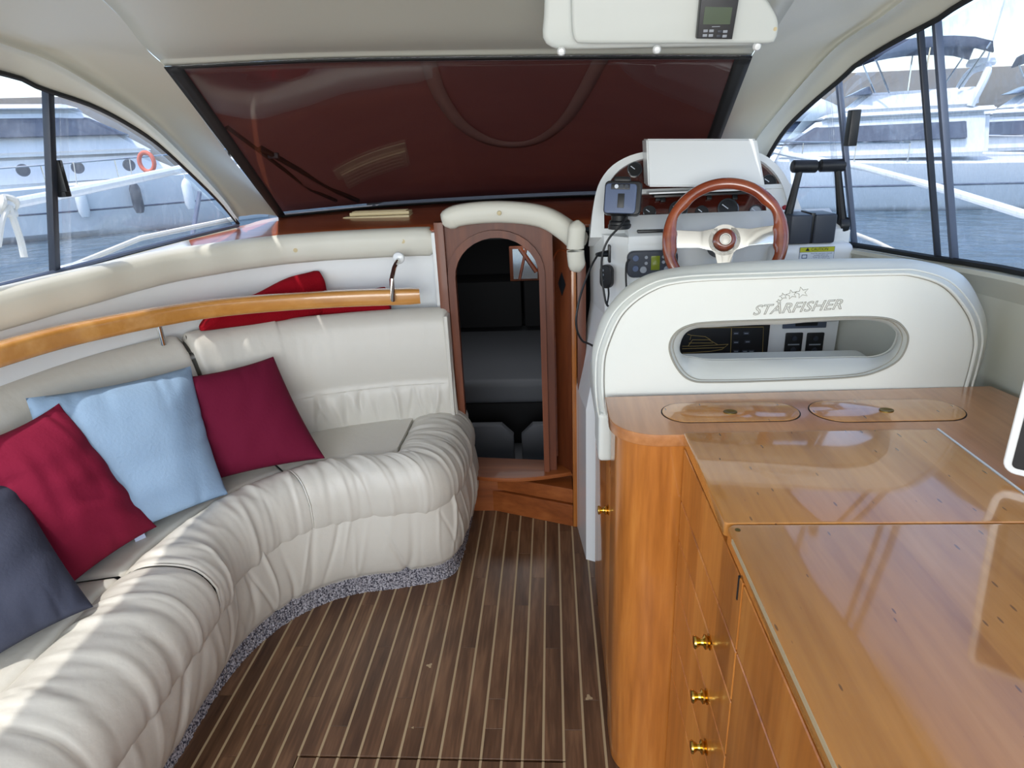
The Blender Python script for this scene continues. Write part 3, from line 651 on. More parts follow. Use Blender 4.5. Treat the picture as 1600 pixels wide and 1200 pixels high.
# ------------------------------------------------------------------ sofa
sofa = thing('sofa', 'curved cream leather built-in sofa along the port side with ruched cushions', 'sofa', (-1.0, 1.7, 0))
I_ = [(-1.15, -.9), (-1.15, .2), (-1.15, .8), (-1.14, 1.3), (-1.11, 1.53), (-1.04, 1.72), (-.93, 1.86), (-.80, 1.94), (-.67, 1.98), (-.575, 1.99), (-.565, 2.08), (-.565, 2.33)]
O_ = [(-.905, -.9), (-.905, .2), (-.905, .8), (-.905, 1.34), (-.93, 1.50), (-.895, 1.65), (-.81, 1.755), (-.675, 1.825), (-.53, 1.85), (-.39, 1.905), (-.335, 2.05), (-.33, 2.37)]
K_ = [(-1.36, -.9), (-1.36, .2), (-1.36, .8), (-1.35, 1.25), (-1.33, 1.5), (-1.26, 1.8), (-1.12, 2.05), (-.95, 2.17), (-.8, 2.24), (-.66, 2.28), (-.58, 2.30), (-.57, 2.31)]
F_ = [(-1.02, -.9), (-1.02, .2), (-1.02, .8), (-1.025, 1.34), (-1.01, 1.52), (-.955, 1.67), (-.86, 1.785), (-.73, 1.86), (-.57, 1.895), (-.41, 1.955), (-.375, 2.1), (-.37, 2.45)]
NS = 640
Ic, Oc, Kc, Fc = [crn(p, NS) for p in (I_, O_, K_, F_)]
arc = np.r_[0, np.cumsum(np.linalg.norm(np.diff(Oc, axis=0), axis=1))]
sy = lambda y: int(np.argmin(np.abs(Oc[:NS*8//11, 1]-y)))
class Folds:
    def __init__(s, s0, s1, per=.035, amp=.006, shear=.12, seed=1):
        r = np.random.RandomState(seed); n = int((s1-s0)/per); s.c = s0 + (s1-s0)*(np.arange(n)+r.rand(n))/n
        s.w = .005 + .013*r.rand(n); s.a = amp*(.3+r.rand(n)**2*1.2)*r.choice([-1, 1, 1], n); s.k = shear*(r.rand(n)-.5)*2; s.p = r.rand(n)
        s.u0 = r.rand(n)*.9; s.uw = .25+.5*r.rand(n); s.ph = r.rand(n)*6
    def __call__(s, x, u):
        d = 0.
        cc = s.c + s.k*(u-.5) + .008*np.sin(5*u+s.ph)
        g = np.exp(-((x-cc)/s.w)**2); win = np.exp(-((u-s.u0)/s.uw)**2)
        return float(np.sum(s.a*g*win))
def bolster(i0, i1, fold, name, parent, roundend=(1, 1)):
    prof = [(-.02, .445), (0, .478), (.06, .497), (.2, .512), (.4, .518), (.6, .512), (.78, .495), (.9, .465), (.98, .425), (1.0, .385), (.985, .35), (.94, .325), (.86, .315), (.7, .32)]
    pf = cr([(a, z) for a, z in prof], 44); L_ = i1-i0; P = []; fine = Folds(arc[i0], arc[i1], .013, .0018, .09, i0+77)
    for i in range(i0, i1+1):
        s_ = arc[i]; e0 = (arc[i]-arc[i0]); e1 = (arc[i1]-arc[i]); k = 1.
        if roundend[0]: k = min(k, math.sqrt(max(0, 1-(1-min(1, e0/.03))**2))*.07+.93)
        if roundend[1]: k = min(k, math.sqrt(max(0, 1-(1-min(1, e1/.03))**2))*.07+.93)
        row = []
        for j, (a, z) in enumerate(pf):
            u = j/43
            jn, jp = min(43, j+1), max(0, j-1); ta = (pf[jn]-pf[jp])*np.array([.24, 1]); ta = ta/np.linalg.norm(ta); nr = np.array([-ta[1], ta[0]]); 
            dd = (fold(s_, u)+fine(s_, u))*min(1, u*6)
            a2 = .5+(a-.5)*(1-(1-k)*.6)+nr[0]*-dd/.24*-1; z2 = .42+(z-.42)*k + nr[1]*dd
            pt = Ic[i]*(1-a2)+Oc[i]*a2
            row.append((pt[0], pt[1], z2))
        P.append(row)
    return MB().grid(np.array(P)).build(name, M_LEATH, parent, ang=80, recalc=False)
def seatpad(i0, i1, name, parent):
    P = []
    for i in range(i0, i1+1):
        e = min(arc[i]-arc[i0], arc[i1]-arc[i]); k = min(1, e/.03); dz = .012*math.sqrt(max(0, 1-(1-k)**2))
        P.append([(*(Kc[i]*(1-a)+Ic[i]*a), .487+dz*(1 if 0 < a else 1)-(.02 if a > .99 else 0)) for a in (-.15, .1, .3, .5, .7, .9, .98, 1.06)])
    return MB().grid(np.array(P)).build(name, M_LEATH, parent, ang=80, recalc=False)
b1 = sy(1.355); b2 = int(np.argmin(np.linalg.norm(Oc-np.array([-.80, 1.762]), axis=1)))
for (i0, i1, sd_, re) in ((0, b1-1, 3, (0, 1)), (b1+1, b2-1, 5, (1, 1)), (b2+1, NS-1, 9, (1, 0))):
    seat = seatpad(i0, i1, 'seat_cushion', sofa)
    bolster(i0, i1, Folds(arc[i0], arc[i1], .034 if sd_ != 9 else .045, .0055, .10, sd_), 'ruched_edge', seat, re)
# cushion edge piping where cushions meet
for i in (b1, b2):
    pf = [(-.02, .46), (.2, .507), (.5, .512), (.8, .488), (.97, .43), (.985, .38), (.93, .335)]
    MB().tube([(*(Ic[i]*(1-a)+Oc[i]*a), z) for a, z in cr(pf, 20)], .003, 5).build('piping', M_LEATH, sofa)
# ruched apron under the cushions
fd = Folds(0, arc[-1], .045, .0075, .11, 21)
prof = cr([(0, .40), (.04, .35), (.12, .315), (.3, .25), (.55, .17), (.8, .10), (.95, .075), (1.0, .06)], 36); P = []
for i in range(NS):
    row = []; tt = Oc[min(i+1, NS-1)]-Oc[max(i-1, 0)]; tt = tt/np.linalg.norm(tt); nr = np.array([tt[1], -tt[0]])
    for j, (u, z) in enumerate(prof):
        p = Oc[i]*(1-u*.85)+Fc[i]*(u*.85); bulge = .028*math.sin(min(1, max(0, (u-.02)/.98))*math.pi)**.8 if u > .02 else 0
        base = p + nr*(bulge-.012 + fd(arc[i], j/35)*1.0)
        row.append((base[0], base[1], z))
    P.append(row)
MB().grid(np.array(P)).build('apron', M_LEATH, sofa, ang=80, recalc=False)
# carpeted plinth
r2 = np.random.RandomState(4); P = []
for i in range(0, NS):
    tt = Fc[min(i+1, NS-1)]-Fc[max(i-1, 0)]; tt = tt/np.linalg.norm(tt); nr = np.array([tt[1], -tt[0]])
    P.append([(*(Fc[i]+nr*(r2.rand()*.006 + (.004 if z < .02 else 0) - .003)), z) for z in (0., .01, .02, .03, .04, .05, .06, .07, .08, .10)])
MB().grid(np.array(P)).build('carpeted_plinth', M_CARPET, sofa, ang=80)
# end face of the sofa towards the doorway
MB().box((-.58, 2.34, .0), (-.36, 2.43, .48), .02).build('end_panel', M_LEATH, sofa)
# backrests
T_ = BK_T
ZT = lambda y, x: float(np.interp(y if x < -1.0 else 2.3, [-.9, 1.4, 1.75, 2.05, 2.3], [.965, .965, .955, .94, .925]))
Tc = crn([(-1.445, -.9), (-1.445, .2), (-1.445, .8), (-1.435, 1.25), (-1.405, 1.5), (-1.33, 1.78), (-1.19, 2.04), (-.98, 2.20), (-.8, 2.265), (-.60, 2.31), (-.40, 2.325)], 400)
Bc = crn([(-1.36, -.9), (-1.36, .2), (-1.36, .8), (-1.355, 1.25), (-1.33, 1.5), (-1.26, 1.78), (-1.12, 2.02), (-.94, 2.16), (-.78, 2.235), (-.58, 2.29), (-.385, 2.315)], 400)
arb = np.r_[0, np.cumsum(np.linalg.norm(np.diff(Tc, axis=0), axis=1))]
def backrest(i0, i1, parent, seed):
    fo = Folds(arb[i0], arb[i1], .028, .0065, .05, seed)
    prof = [(.0, .42), (.004, .46), (.01, .5), (.016, .56), (.012, .625), (.002, .64), (.004, .66), (.012, .72), (.014, .80), (.010, .88), (.002, .95), (-.02, .985), (-.05, 1.0), (-.075, .985), (-.085, .95), (-.085, .8), (-.085, .55)]
    pf = cr(prof, 56); P = []
    for i in range(i0, i1+1):
        tt = Tc[min(i+1, 399)]-Tc[max(i-1, 0)]; tt = tt/np.linalg.norm(tt); nr = np.array([tt[1], -tt[0]])
        e = min(arb[i]-arb[i0], arb[i1]-arb[i]); k = math.sqrt(max(0, 1-(1-min(1, e/.025))**2)); zt_ = ZT(Tc[i][1], Tc[i][0])
        row = []
        for j, (o_, f_) in enumerate(pf):
            h = (f_-.42)/.58; base = Bc[i]*(1-h)+Tc[i]*h; z = .47 + h*(zt_-.47)
            ruch = fo(arb[i], (f_-.42)/.215)*1.7 if .42 < f_ < .635 and o_ > -.01 else fo(arb[i], j/55)*.10
            lean = o_ if o_ > -.01 else o_
            off = lean*(1 if o_ < 0 else 1) - (1-k)*.02*(1 if o_ > -.04 else -1) + ruch*(math.sin(max(0, min(1, (f_-.42)/.215))*math.pi)**.5 if f_ < .635 else 1)
            row.append((base[0]+nr[0]*off, base[1]+nr[1]*off, z - (1-k)*.02*(h > .9)))
        P.append(row)
    o = MB().grid(np.array(P)).build('backrest', M_LEATH, parent, ang=80, recalc=False)
    sm = []
    for i in range(i0+6, i1-5, 3):
        tt = Tc[min(i+1, 399)]-Tc[max(i-1, 0)]; tt = tt/np.linalg.norm(tt); h = (.632-.42)/.58; b3 = Bc[i]*(1-h)+Tc[i]*h
        sm.append((b3[0]+tt[1]*.006, b3[1]-tt[0]*.006, .47+h*(ZT(Tc[i][1], Tc[i][0])-.47)))
    MB().tube(sm, .0035, 5).build('seam_piping', M_LEATH, o)
    return o
s1 = int(np.argmin(np.linalg.norm(Tc-np.array([-1.225, 1.99]), axis=1)))
bk1 = backrest(0, s1-1, sofa, 31); bk2 = backrest(s1+1, 399, sofa, 44)
e = Tc[-1]; MB().box((e[0]-.012, 2.30, .48), (e[0]+.004, 2.395, .905), .006).build('end_cap', M_LEATH, sofa)
# shelf top behind backrests
P = []
for i in range(0, 140):
    p = C[i]; j = int(np.interp(i, [0, 139], [0, 399])); q = Tc[j]
    P.append([(q[0]-.03, q[1], .86), ((q[0]+p[0])/2, (q[1]+p[1])/2+.0, .862), (p[0]-.01, p[1]+.015, .864)])
struct(solid(MB().grid(np.array(P)).build('trim_7', M_GELW), .01))

# handrail above the backrest
hr = thing('handrail', 'curved honey wooden handrail on chrome posts behind the sofa backrest', 'rail', tuple(AZ(620, 470, 1.0)))
pts = [(-1.42, -.6, 1.075), (-1.42, .9, 1.075), AZ(0, 553, 1.068), AZ(160, 512, 1.055), AZ(330, 482, 1.03), AZ(500, 468, 1.008), AZ(656, 462, .995)]
Cn = cr(pts, 90); P = []
rp = 1.3*cr([(-.022, -.016), (-.022, .016), (-.014, .021), (.014, .021), (.022, .014), (.022, -.016), (.012, -.022), (-.012, -.022), (-.022, -.016)], 25)[:-1]
for i, p in enumerate(Cn):
    d = Cn[min(i+1, 89)]-Cn[max(i-1, 0)]; d = d/np.linalg.norm(d); s_ = np.cross(d, [0, 0, 1]); k = 1 if i < 89 else .93
    P.append([p + s_*a*k*.9 + np.array([0, 0, 1])*b_*k for a, b_ in rp])
MB().grid(np.array(P), cv=True).add([tuple(q) for q in P[-1]], [tuple(range(len(rp)))]).build('rail', M_RAILW, hr, ang=50)
c1 = AZ(614, 468, .998)
MB().tube([AZ(614, 468, .93), AZ(614, 468, .998), c1+[0, .01, .07], c1+[.003, .05, .10], c1+[.005, .12, .12]], .009, 10).build('post', M_CHROME, hr)
MB().lathe([(.022, 0), (.02, .006), (.012, .01)], frame(c1+[.006, .125, .125], (1, 0, 0), (0, 0, 1))).build('flange', M_GELW, hr)
c2 = AZ(277, 500, 1.03)
c2 = c2 + [-.11, .07, 0]; MB().tube([c2+[0, 0, -.10], c2+[0, 0, -.03], c2+[.06, -.04, .01]], .009, 10).build('post', M_CHROME, hr)

# towels on the shelf
def towel(name, label, quad, th, mat, seed):
    r = np.random.RandomState(seed); bl, br_, tr, tl = [np.array(q) for q in quad]
    t = thing(name, label, 'towel', tuple((bl+br_)/2), 'folded red towels on the shelf behind the sofa')
    nrm = np.cross(br_-bl, tl-bl); nrm = nrm/np.linalg.norm(nrm)
    n = 36; P = []
    for i in range(n+1):
        u = i/n; row = []
        for a in np.linspace(0, 2*math.pi, 37)[:-1]:
            v = .5-.5*math.cos(a)*1.0; v = .5+.5*math.copysign(abs(math.cos(a))**.8, math.cos(a)); w_ = th*math.copysign(abs(math.sin(a))**.7, math.sin(a))
            e = math.sqrt(max(.0, 1-(1-min(1, min(u, 1-u)/.05))**2))*.3+.7
            p = (bl*(1-u)+br_*u)*(1-v)+(tl*(1-u)+tr*u)*v
            v2 = .5+(v-.5)*e; p = (bl*(1-u)+br_*u)*(1-v2)+(tl*(1-u)+tr*u)*v2
            p = p + nrm*w_*e*(1+.15*math.sin(7*u+seed)+.06*math.sin(23*u+4*v)) + np.array([0, 0, .006*math.sin(9*u+seed)*v])
            row.append(p)
        P.append(row)
    g = MB().grid(np.array(P), cv=True); g.add([tuple(q) for q in P[0]], [tuple(range(36))]); g.add([tuple(q) for q in P[-1]], [tuple(range(36))])
    body = g.build('cloth', mat, t, ang=60)
    for k in (.33, .66):
        q0 = (bl*(1-.02)+br_*.02)*(1-k)+(tl*(1-.02)+tr*.02)*k; q1 = (bl*.02+br_*.98)*(1-k)+(tl*.02+tr*.98)*k
        MB().tube([q0-nrm*th*.98, (q0+q1)/2-nrm*th*1.03, q1-nrm*th*.98], .007, 6).build('fold', mat, t)
    return t
yt = 2.40
towel('towel', 'thick dark red folded towel leaning up against the white wall above the sofa back', (AY(306, 518, 2.04), AY(512, 492, 2.38), AY(500, 418, 2.39), AY(345, 478, 2.11)), .035, M_RED, 2)
towel('towel', 'flatter dark red towel lying beside the chrome rail post', (AY(415, 512, 2.36), AY(612, 492, 2.38), AY(605, 450, 2.385), AY(440, 468, 2.36)), .03, M_RED, 5)

# ------------------------------------------------------------------ pillows
def pillow(label, quad, th, mat, seed, lab=None, name='pillow', slump=0):
    r = np.random.RandomState(seed); bl, br_, tr, tl = [np.array(q, float) for q in quad]
    t = thing(name, label, 'pillow', tuple((bl+br_)/2), 'scatter cushions on the sofa')
    nrm = np.cross(br_-bl, tl-bl); nrm = nrm/np.linalg.norm(nrm)
    n = 60; P = np.zeros((2, n+1, n+1, 3))
    wk = [(r.rand()*2-1, r.rand()*2-1, r.rand()*math.pi, 6+r.rand()*11, r.rand()*6) for _ in range(7)]
    ed = [(r.rand(), .025+.03*r.rand(), r.choice([0, 1, 2, 3])) for _ in range(14)]
    for i in range(n+1):
        for j in range(n+1):
            u = i/n; v = j/n; x = 2*u-1; y = 2*v-1
            pin = .055
            xs = x*(1-pin*(1-y*y)*abs(x)**2); ys = y*(1-pin*(1-x*x)*abs(y)**2)
            U_ = (xs+1)/2; V_ = (ys+1)/2
            p = (bl*(1-U_)+br_*U_)*(1-V_)+(tl*(1-U_)+tr*U_)*V_
            h = max(0, (1-abs(x)**2.6))**.55*max(0, (1-abs(y)**2.6))**.55
            wr = 0
            for a, b_, ang_, fr_, ph in wk:
                dx = x-a; dy = y-b_; q = dx*math.cos(ang_)+dy*math.sin(ang_); wr += math.sin(fr_*q+ph)*math.exp(-(dx*dx+dy*dy)*3.0)
            for c_, w_, sd_ in ed:
                tt, dd = ((u, v), (u, 1-v), (v, u), (v, 1-u))[sd_]; wr += -3.6*math.exp(-((tt-c_)/w_)**2)*math.exp(-dd/.12)
            for s_ in (0, 1): P[s_, i, j] = p + nrm*((h*th + wr*.0022*min(1, h*3))*(1 if s_ == 0 else -1)) + np.array([0, 0, -slump*(v*v)*(1-x*x)])
    mb = MB(); nn = (n+1)**2; vs = [tuple(q) for q in P[0].reshape(-1, 3)]+[tuple(q) for q in P[1].reshape(-1, 3)]; fs = []
    for i in range(n):
        for j in range(n):
            a = i*(n+1)+j; fs.append((a, a+n+1, a+n+2, a+1)); fs.append((nn+a, nn+a+1, nn+a+n+2, nn+a+n+1))
    mb.add(vs, fs); bmesh.ops.remove_doubles(mb.bm, verts=mb.bm.verts, dist=.0004)
    mb.build('cover', mat, t, ang=80)
    if lab is not None:
        u, s_ = lab; p = (bl*(1-u)+br_*u); dn = (bl-tl)/np.linalg.norm(bl-tl); sx = (br_-bl)/np.linalg.norm(br_-bl)
        if s_ == 'r': p = br_*(1-u)+tr*u; dn, sx = sx, dn
        M = frame(p+nrm*.004, sx, dn); MB().box((-.014, -.02, -.0006), (.014, .022, .0006), 0, M).build('care_label', M_LABEL, t)
    return t
def stretch(a, b_, k): return np.array(a)+(np.array(b_)-np.array(a))*k
pillow('pale blue cotton pillow between the two maroon pillows', (AZ(356, 772, .515)+[-.27, -.37, 0], AZ(356, 772, .515), AZ(298, 572, .865), AX(40, 622, -1.34)), .075, M_BLUE, 3, (.42, 'b'))
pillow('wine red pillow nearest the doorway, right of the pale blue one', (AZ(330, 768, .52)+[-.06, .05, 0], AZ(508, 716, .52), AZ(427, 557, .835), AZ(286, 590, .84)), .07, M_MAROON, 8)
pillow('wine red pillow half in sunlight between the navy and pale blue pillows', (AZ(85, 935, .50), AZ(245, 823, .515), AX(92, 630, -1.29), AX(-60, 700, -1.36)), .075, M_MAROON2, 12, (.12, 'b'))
pillow('navy grey pillow at the left edge of the view on the sofa', (AZ(-60, 1060, .51), AZ(146, 948, .53), AZ(18, 742, .80), AZ(-170, 830, .80)), .085, M_NAVY, 17)

# ------------------------------------------------------------------ galley cabinet, counter, folding table
FX = .262; CX = .125; CY = 1.165
gal = thing('galley_cabinet', 'varnished honey wood galley cabinet with rounded corner and brass knobs', 'cabinet', (.5, .7, 0))
# rounded corner column, vertical
co = [(CX, 1.33), (CX, 1.26)] + [(CX+.085-.085*math.cos(a), 1.245-.085*math.sin(a)) for a in np.linspace(0, math.pi/2, 14)] + [(FX-.012, 1.158), (FX+.02, 1.158), (FX+.02, 1.33)]
MB().prism(co, .925, Matrix.Translation((0, 0, 0)), 0).build('corner_column', M_HONEYX, gal, ang=30)
MB().box((FX+.004, -.4, .0), (.96, 1.162, .60)).build('body', M_HONEY, gal)
MB().box((FX+.004, -.4, .60), (.96, 1.162, .925)).build('body', M_HONEY, gal)
def front(y0, y1, z0, z1, name, g=.002):
    return MB().box((FX-.012, y0+g, z0+g), (FX+.006, y1-g, z1-g), .0015, seg=1).build(name, M_HONEY, gal)
def knob(p, parent, s_=1.0):
    M = frame(p, (0, 0, 1), (0, 1, 0)); M = frame(p, (0, 1, 0), (0, 0, 1)); 
    zax = Vector(M.col[2][:3])
    if zax.x > 0: M = frame(p, (0, 0, 1), (0, 1, 0))
    return MB().lathe([(.013, 0), (.0135, .002), (.009, .004), (.012, .006), (.0125, .009), (.007, .012), (.006, .016), (.009, .021), (.0115, .024), (.0105, .027), (.0, .0285)], M, 24).build('knob', M_BRASS, parent)

zz = [AX(1105, 983, .25)[2], AX(1085, 1014, .25)[2], AX(1068, 1048, .25)[2], AX(1068, 1048, .25)[2]-.11]; ZU = AX(1126, 954, .25)[2]; ZD = AX(1180, 1100, .25)[2]; YS = AX(1150, 1018, .25)[1]
front(YS, 1.15, ZU, .925, 'upper_panel'); front(YS, 1.15, zz[0], ZU, 'panel')
for k in range(3):
    d = front(YS, 1.15, zz[k+1], zz[k], 'drawer')
    y_ = (.89, .875, .86)[k]; zk = (.668, .556, .448)[k]
    kp = AX((1096, 1092, 1091)[k], (1003, 1088, 1167)[k], .236); knob((FX-.012, kp[1], kp[2]), d)
front(YS, 1.15, .05, zz[3], 'door')
front(-.3, YS, .05, ZD, 'door'); front(-.3, YS, ZD, .925, 'upper_panel')
MB().box((FX-.0135, .75, .885), (FX-.011, .753, .925)).build('seam', M_SUB, gal)
# cabinet under the helm seat
hc = thing('seat_locker', 'honey wood locker under the helm seat with one brass knob facing the aisle', 'cabinet', (.5, 1.7, 0))
MB().box((.137, 1.335, 0), (.91, 1.95, .75)).build('body', M_HONEY, hc)
dd = MB().box((.128, 1.345, .05), (.137, 1.90, .742), .002).build('door', M_HONEY, hc)
MB().box((.1275, 1.31, .02), (.14, 1.338, .76), .001).build('edge_strip', M_SILL, hc)
knob((.128, 1.40, .628), dd)
# counter top: L-shaped, with two oval lids
cnt = thing('counter_top', 'brown wooden counter behind the helm seat with two oval lids', 'counter', (.5, 1.25, .925))
q = [(.112, 1.36), (.112, 1.265)] + [(.112+.095-.095*math.cos(a), 1.25-.095*math.sin(a)) for a in np.linspace(0, math.pi/2, 12)] + [(.256, 1.155), (.731, 1.182-.018), (.731, .2), (.731, -.4), (1.0, -.4), (1.0, 1.2), (.965, 1.385)]
MB().prism(q, .0255, Matrix.Translation((0, 0, .9245)), .002).build('worktop', M_COUNTER, cnt, ang=30)
for cx, cy, ww, hh in ((AZ(1139, 642, .95)[0], AZ(1139, 644, .95)[1], .285, .105), (AZ(1377, 636, .95)[0], AZ(1377, 640, .95)[1]-.005, .305, .115)):
    MB().prism(stadium(ww, hh, 10), .0006, Matrix.Translation((cx, cy, .9500))).build('lid_gap', M_SUB, cnt)
    ld = MB().prism(stadium(ww-.005, hh-.005, 10), .0015, Matrix.Translation((cx, cy, .9500)), .0004).build('lid', M_TABLE, cnt, ang=30)
    MB().lathe([(.014, 0), (.014, .002), (.009, .002), (.007, .001), (.0, .001)], Matrix.Translation((cx, cy-.003, .9512)) @ Matrix.Diagonal((1, .8, 1, 1))).build('finger_pull', M_BRASSD, ld)
# table leaves
TX0 = .234; TX1 = .724
tb = thing('folding_table', 'glossy scratched honey wood table top in two leaves over the galley', 'table', (.48, .8, .93))
def leafp(x0, x1, y0, y1, name, r=.012):
    pl = [(x, y) for x, y in stadium(x1-x0, y1-y0, 5, r)]
    return MB().prism(pl, .024, Matrix.Translation(((x0+x1)/2, (y0+y1)/2, .9285)), .003).build(name, M_TABLE, tb, ang=30)
leafp(TX0+.016, TX1+.004, .840, 1.160, 'table_leaf', .006)
lf2 = leafp(TX0+.016, TX1+.004+.12, -.4, .8365, 'table_leaf', .016)
MB().box((TX1+.0055, .84, .9495), (TX1+.0085, 1.162, .9530)).build('edge_trim', M_WHITE, tb)
MB().box((TX0+.019, .20, .945), (TX0+.0155, .80, .952)).build('edge_trim', M_INLAY, tb)
MB().lathe([(.004, 0), (.004, .001), (0, .001)], Matrix.Translation((TX0+.03, .822, .9522))).build('pin', M_BRASSD, tb)

# television / screen at the right edge
tv = thing('flat_screen', 'black screen with white frame cut off at the right edge above the counter', 'screen', (.9, 1.0, .95))
a = AZ(1571, 728, 1.0); top = np.array([0, 0, 1.]); 
M = frame(np.array([.735, .985, 0.965]), (.62, -.50, 0), (-.0, -.0, 1))
pl = [(x+.165, y+.15) for x, y in stadium(.33, .30, 5, .02)]
MB().prism(pl, .022, M, .004).build('casing', M_GELW, tv, ang=30)
MB().prism([(x+.165, y+.15) for x, y in stadium(.306, .276, 4, .008)], .0015, M @ Matrix.Translation((0, 0, .022))).build('bezel', M_BLACK, tv)
MB().box((.026, .034, .0236), (.304, .268, .0245), 0, M).build('screen', M_GAUGE, tv)
MB().box((.12, -.015, .002), (.21, .05, .02), .003, M).build('stand', M_GELW, tv)

# ------------------------------------------------------------------ helm seat
hs = thing('helm_chair', 'white leather helm seat back with a long slot and embossed lettering', 'seat', (.5, 1.45, .8))
SYF = 1.385
out_px = [(957, 700), (938, 640), (929, 560), (935, 520), (950, 484), (992, 440), (1060, 419), (1195, 409), (1375, 405), (1442, 410), (1501, 430), (1530, 478), (1538, 515), (1530, 560), (1514, 606)]
in_px = [(962, 700), (944, 640), (941, 575), (949, 535), (972, 488), (1015, 454), (1069, 439), (1195, 433), (1380, 428), (1430, 430), (1478, 448), (1513, 490), (1524, 530), (1519, 565), (1508, 606)]
front_ = np.array([AY(px, py, SYF) for px, py in in_px]); back_ = np.array([AY(px, py, SYF+.085) for px, py in out_px])
F3 = crn(front_, 110); B3 = crn(back_, 110)
slot_o = [AY(x, y, SYF) for x, y in [(1046, 545), (1054, 522), (1078, 508), (1120, 503), (1230, 499), (1340, 495), (1392, 499), (1414, 515), (1418, 535), (1404, 562), (1372, 580), (1330, 589), (1230, 594), (1120, 597), (1080, 594), (1058, 575)]]
slot_i = [AY(x, y, SYF+.075) for x, y in [(1062, 543), (1070, 522), (1088, 513), (1120, 511), (1230, 505), (1330, 500), (1375, 503), (1398, 515), (1403, 527), (1392, 548), (1368, 558), (1330, 559), (1230, 561), (1120, 563), (1088, 560), (1068, 556)]]
def loop(P, n): P = list(P); Q = crn([P[-1]]+P+[P[0], P[1]], (len(P)+2)*n+1); return Q[n:n+len(P)*n]
So = loop(slot_o, 8); Si = loop(slot_i, 8)
# front face: fill between outline and slot, triangulated then inflated slightly
outl = list(F3) + [np.array([x, SYF, z]) for x, z in zip(np.linspace(F3[-1][0], F3[0][0], 14)[1:-1], np.linspace(F3[-1][2], F3[0][2], 14)[1:-1])]
mb = MB(); bmx = mb.bm
vo = [bmx.verts.new(tuple(p)) for p in outl]; vi = [bmx.verts.new(tuple(p)) for p in So]
eo = [bmx.edges.new((vo[i], vo[(i+1) % len(vo)])) for i in range(len(vo))]; ei = [bmx.edges.new((vi[i], vi[(i+1) % len(vi)])) for i in range(len(vi))]
bmesh.ops.triangle_fill(bmx, use_beauty=True, edges=eo+ei)
bmesh.ops.reverse_faces(bmx, faces=[f for f in bmx.faces if f.normal.y > 0])
mb.build('back_panel', M_LEATHW, hs, ang=60, recalc=False)
# rolled rim from front to back outline
rows = []
for k in np.linspace(0, 1, 12):
    base = F3*(1-k)+B3*k; cen = np.array([.52, 0, .95]); dirv = base-cen; dirv[:, 1] = 0; dirv /= np.linalg.norm(dirv, axis=1)[:, None]
    rows.append(base + dirv*(.014*math.sin(k*math.pi)**.7) + np.array([0, 0, 0]))
MB().grid(np.stack(rows, 0)).build('rim', M_LEATHW, hs, ang=80)
MB().tube(F3 + np.array([0, -.002, 0]), .0035, 6).build('piping', M_LEATHW, hs)
MB().tube([p + (p-np.array([.52, SYF, .95]))*.035 for p in F3], .0022, 6).build('piping', M_LEATHW, hs)
rows = []
for k in np.linspace(0, 1, 12):
    base = So*(1-k)+Si*k; cen = So.mean(0); dirv = base-cen; dirv[:, 1] = 0; dirv /= np.linalg.norm(dirv, axis=1)[:, None]; rows.append(base - dirv*(.006*math.sin(k*math.pi)))
MB().grid(np.stack(rows, 0), cv=True).build('slot_lining', M_LEATHW, hs, ang=80)
MB().tube(list(So + np.array([0, -.001, 0])), .0022, 6, closed=True).build('piping', M_STITCH, hs)
cen = So.mean(0); MB().tube([cen+(p-cen)*.965+np.array([0, .006, 0]) for p in So], .0012, 5, closed=True).build('stitching', M_STITCH, hs)
MB().tube([p - (p-np.array([.52, SYF, .95]))*.012+np.array([0, -.0012, 0]) for p in F3[4:]], .0009, 4).build('stitching', M_STITCH, hs)
# back (forward facing) skin with the slot
mb = MB(); bmx = mb.bm; outl = list(B3) + [np.array([x, SYF+.085, z]) for x, z in zip(np.linspace(B3[-1][0], B3[0][0], 14)[1:-1], np.linspace(B3[-1][2], B3[0][2], 14)[1:-1])]
Si2 = Si + np.array([0, .01, 0])
vo = [bmx.verts.new(tuple(p)) for p in outl]; vi = [bmx.verts.new(tuple(p)) for p in Si2]
eo = [bmx.edges.new((vo[i], vo[(i+1) % len(vo)])) for i in range(len(vo))]; ei = [bmx.edges.new((vi[i], vi[(i+1) % len(vi)])) for i in range(len(vi))]
bmesh.ops.triangle_fill(bmx, use_beauty=True, edges=eo+ei)
mb.build('front_panel', M_LEATHW, hs, ang=60)
# seat cushion ahead of the backrest; its side shows left
MB().box((.105, 1.46, .78), (.91, 1.88, .885), .035, seg=5).build('seat_cushion', M_LEATHW, hs)
MB().box((.10, 1.378, .775), (.135, 1.52, .90), .012, seg=4).build('side_flap', M_LEATHW, hs)
MB().box((.13, 1.43, .752), (.91, 1.88, .79), .005).build('seat_base', M_GELW, hs)
# seat bulge visible through the slot
# lettering and stars (stitched outlines)
a = AY(1175, 487, SYF-.0005); b_ = AY(1315, 477, SYF-.0005); ctr = AY(1245, 481, SYF-.0006)
Mt = frame(ctr, b_-a, (0, 0, 1))
text_mesh('STARFISHER', .031, Mt, M_STITCH, hs, outline=.00055, shear=.35, width=float(np.linalg.norm(b_-a)))
for px, py, r_ in ((1217, 471, .006), (1224, 463, .009), (1237, 460, .0125), (1253, 457, .015)):
    c_ = AY(px, py, SYF-.0008); pts = []
    for k in range(11):
        rr = r_ if k % 2 == 0 else r_*.42; an = math.pi/2 + k*math.pi/5 + .3
        pts.append((c_[0]+rr*math.cos(an), c_[1], c_[2]+rr*math.sin(an)*.85))
    MB().tube(pts[:-1], .0006, 4, closed=True).build('star', M_STITCH, hs)

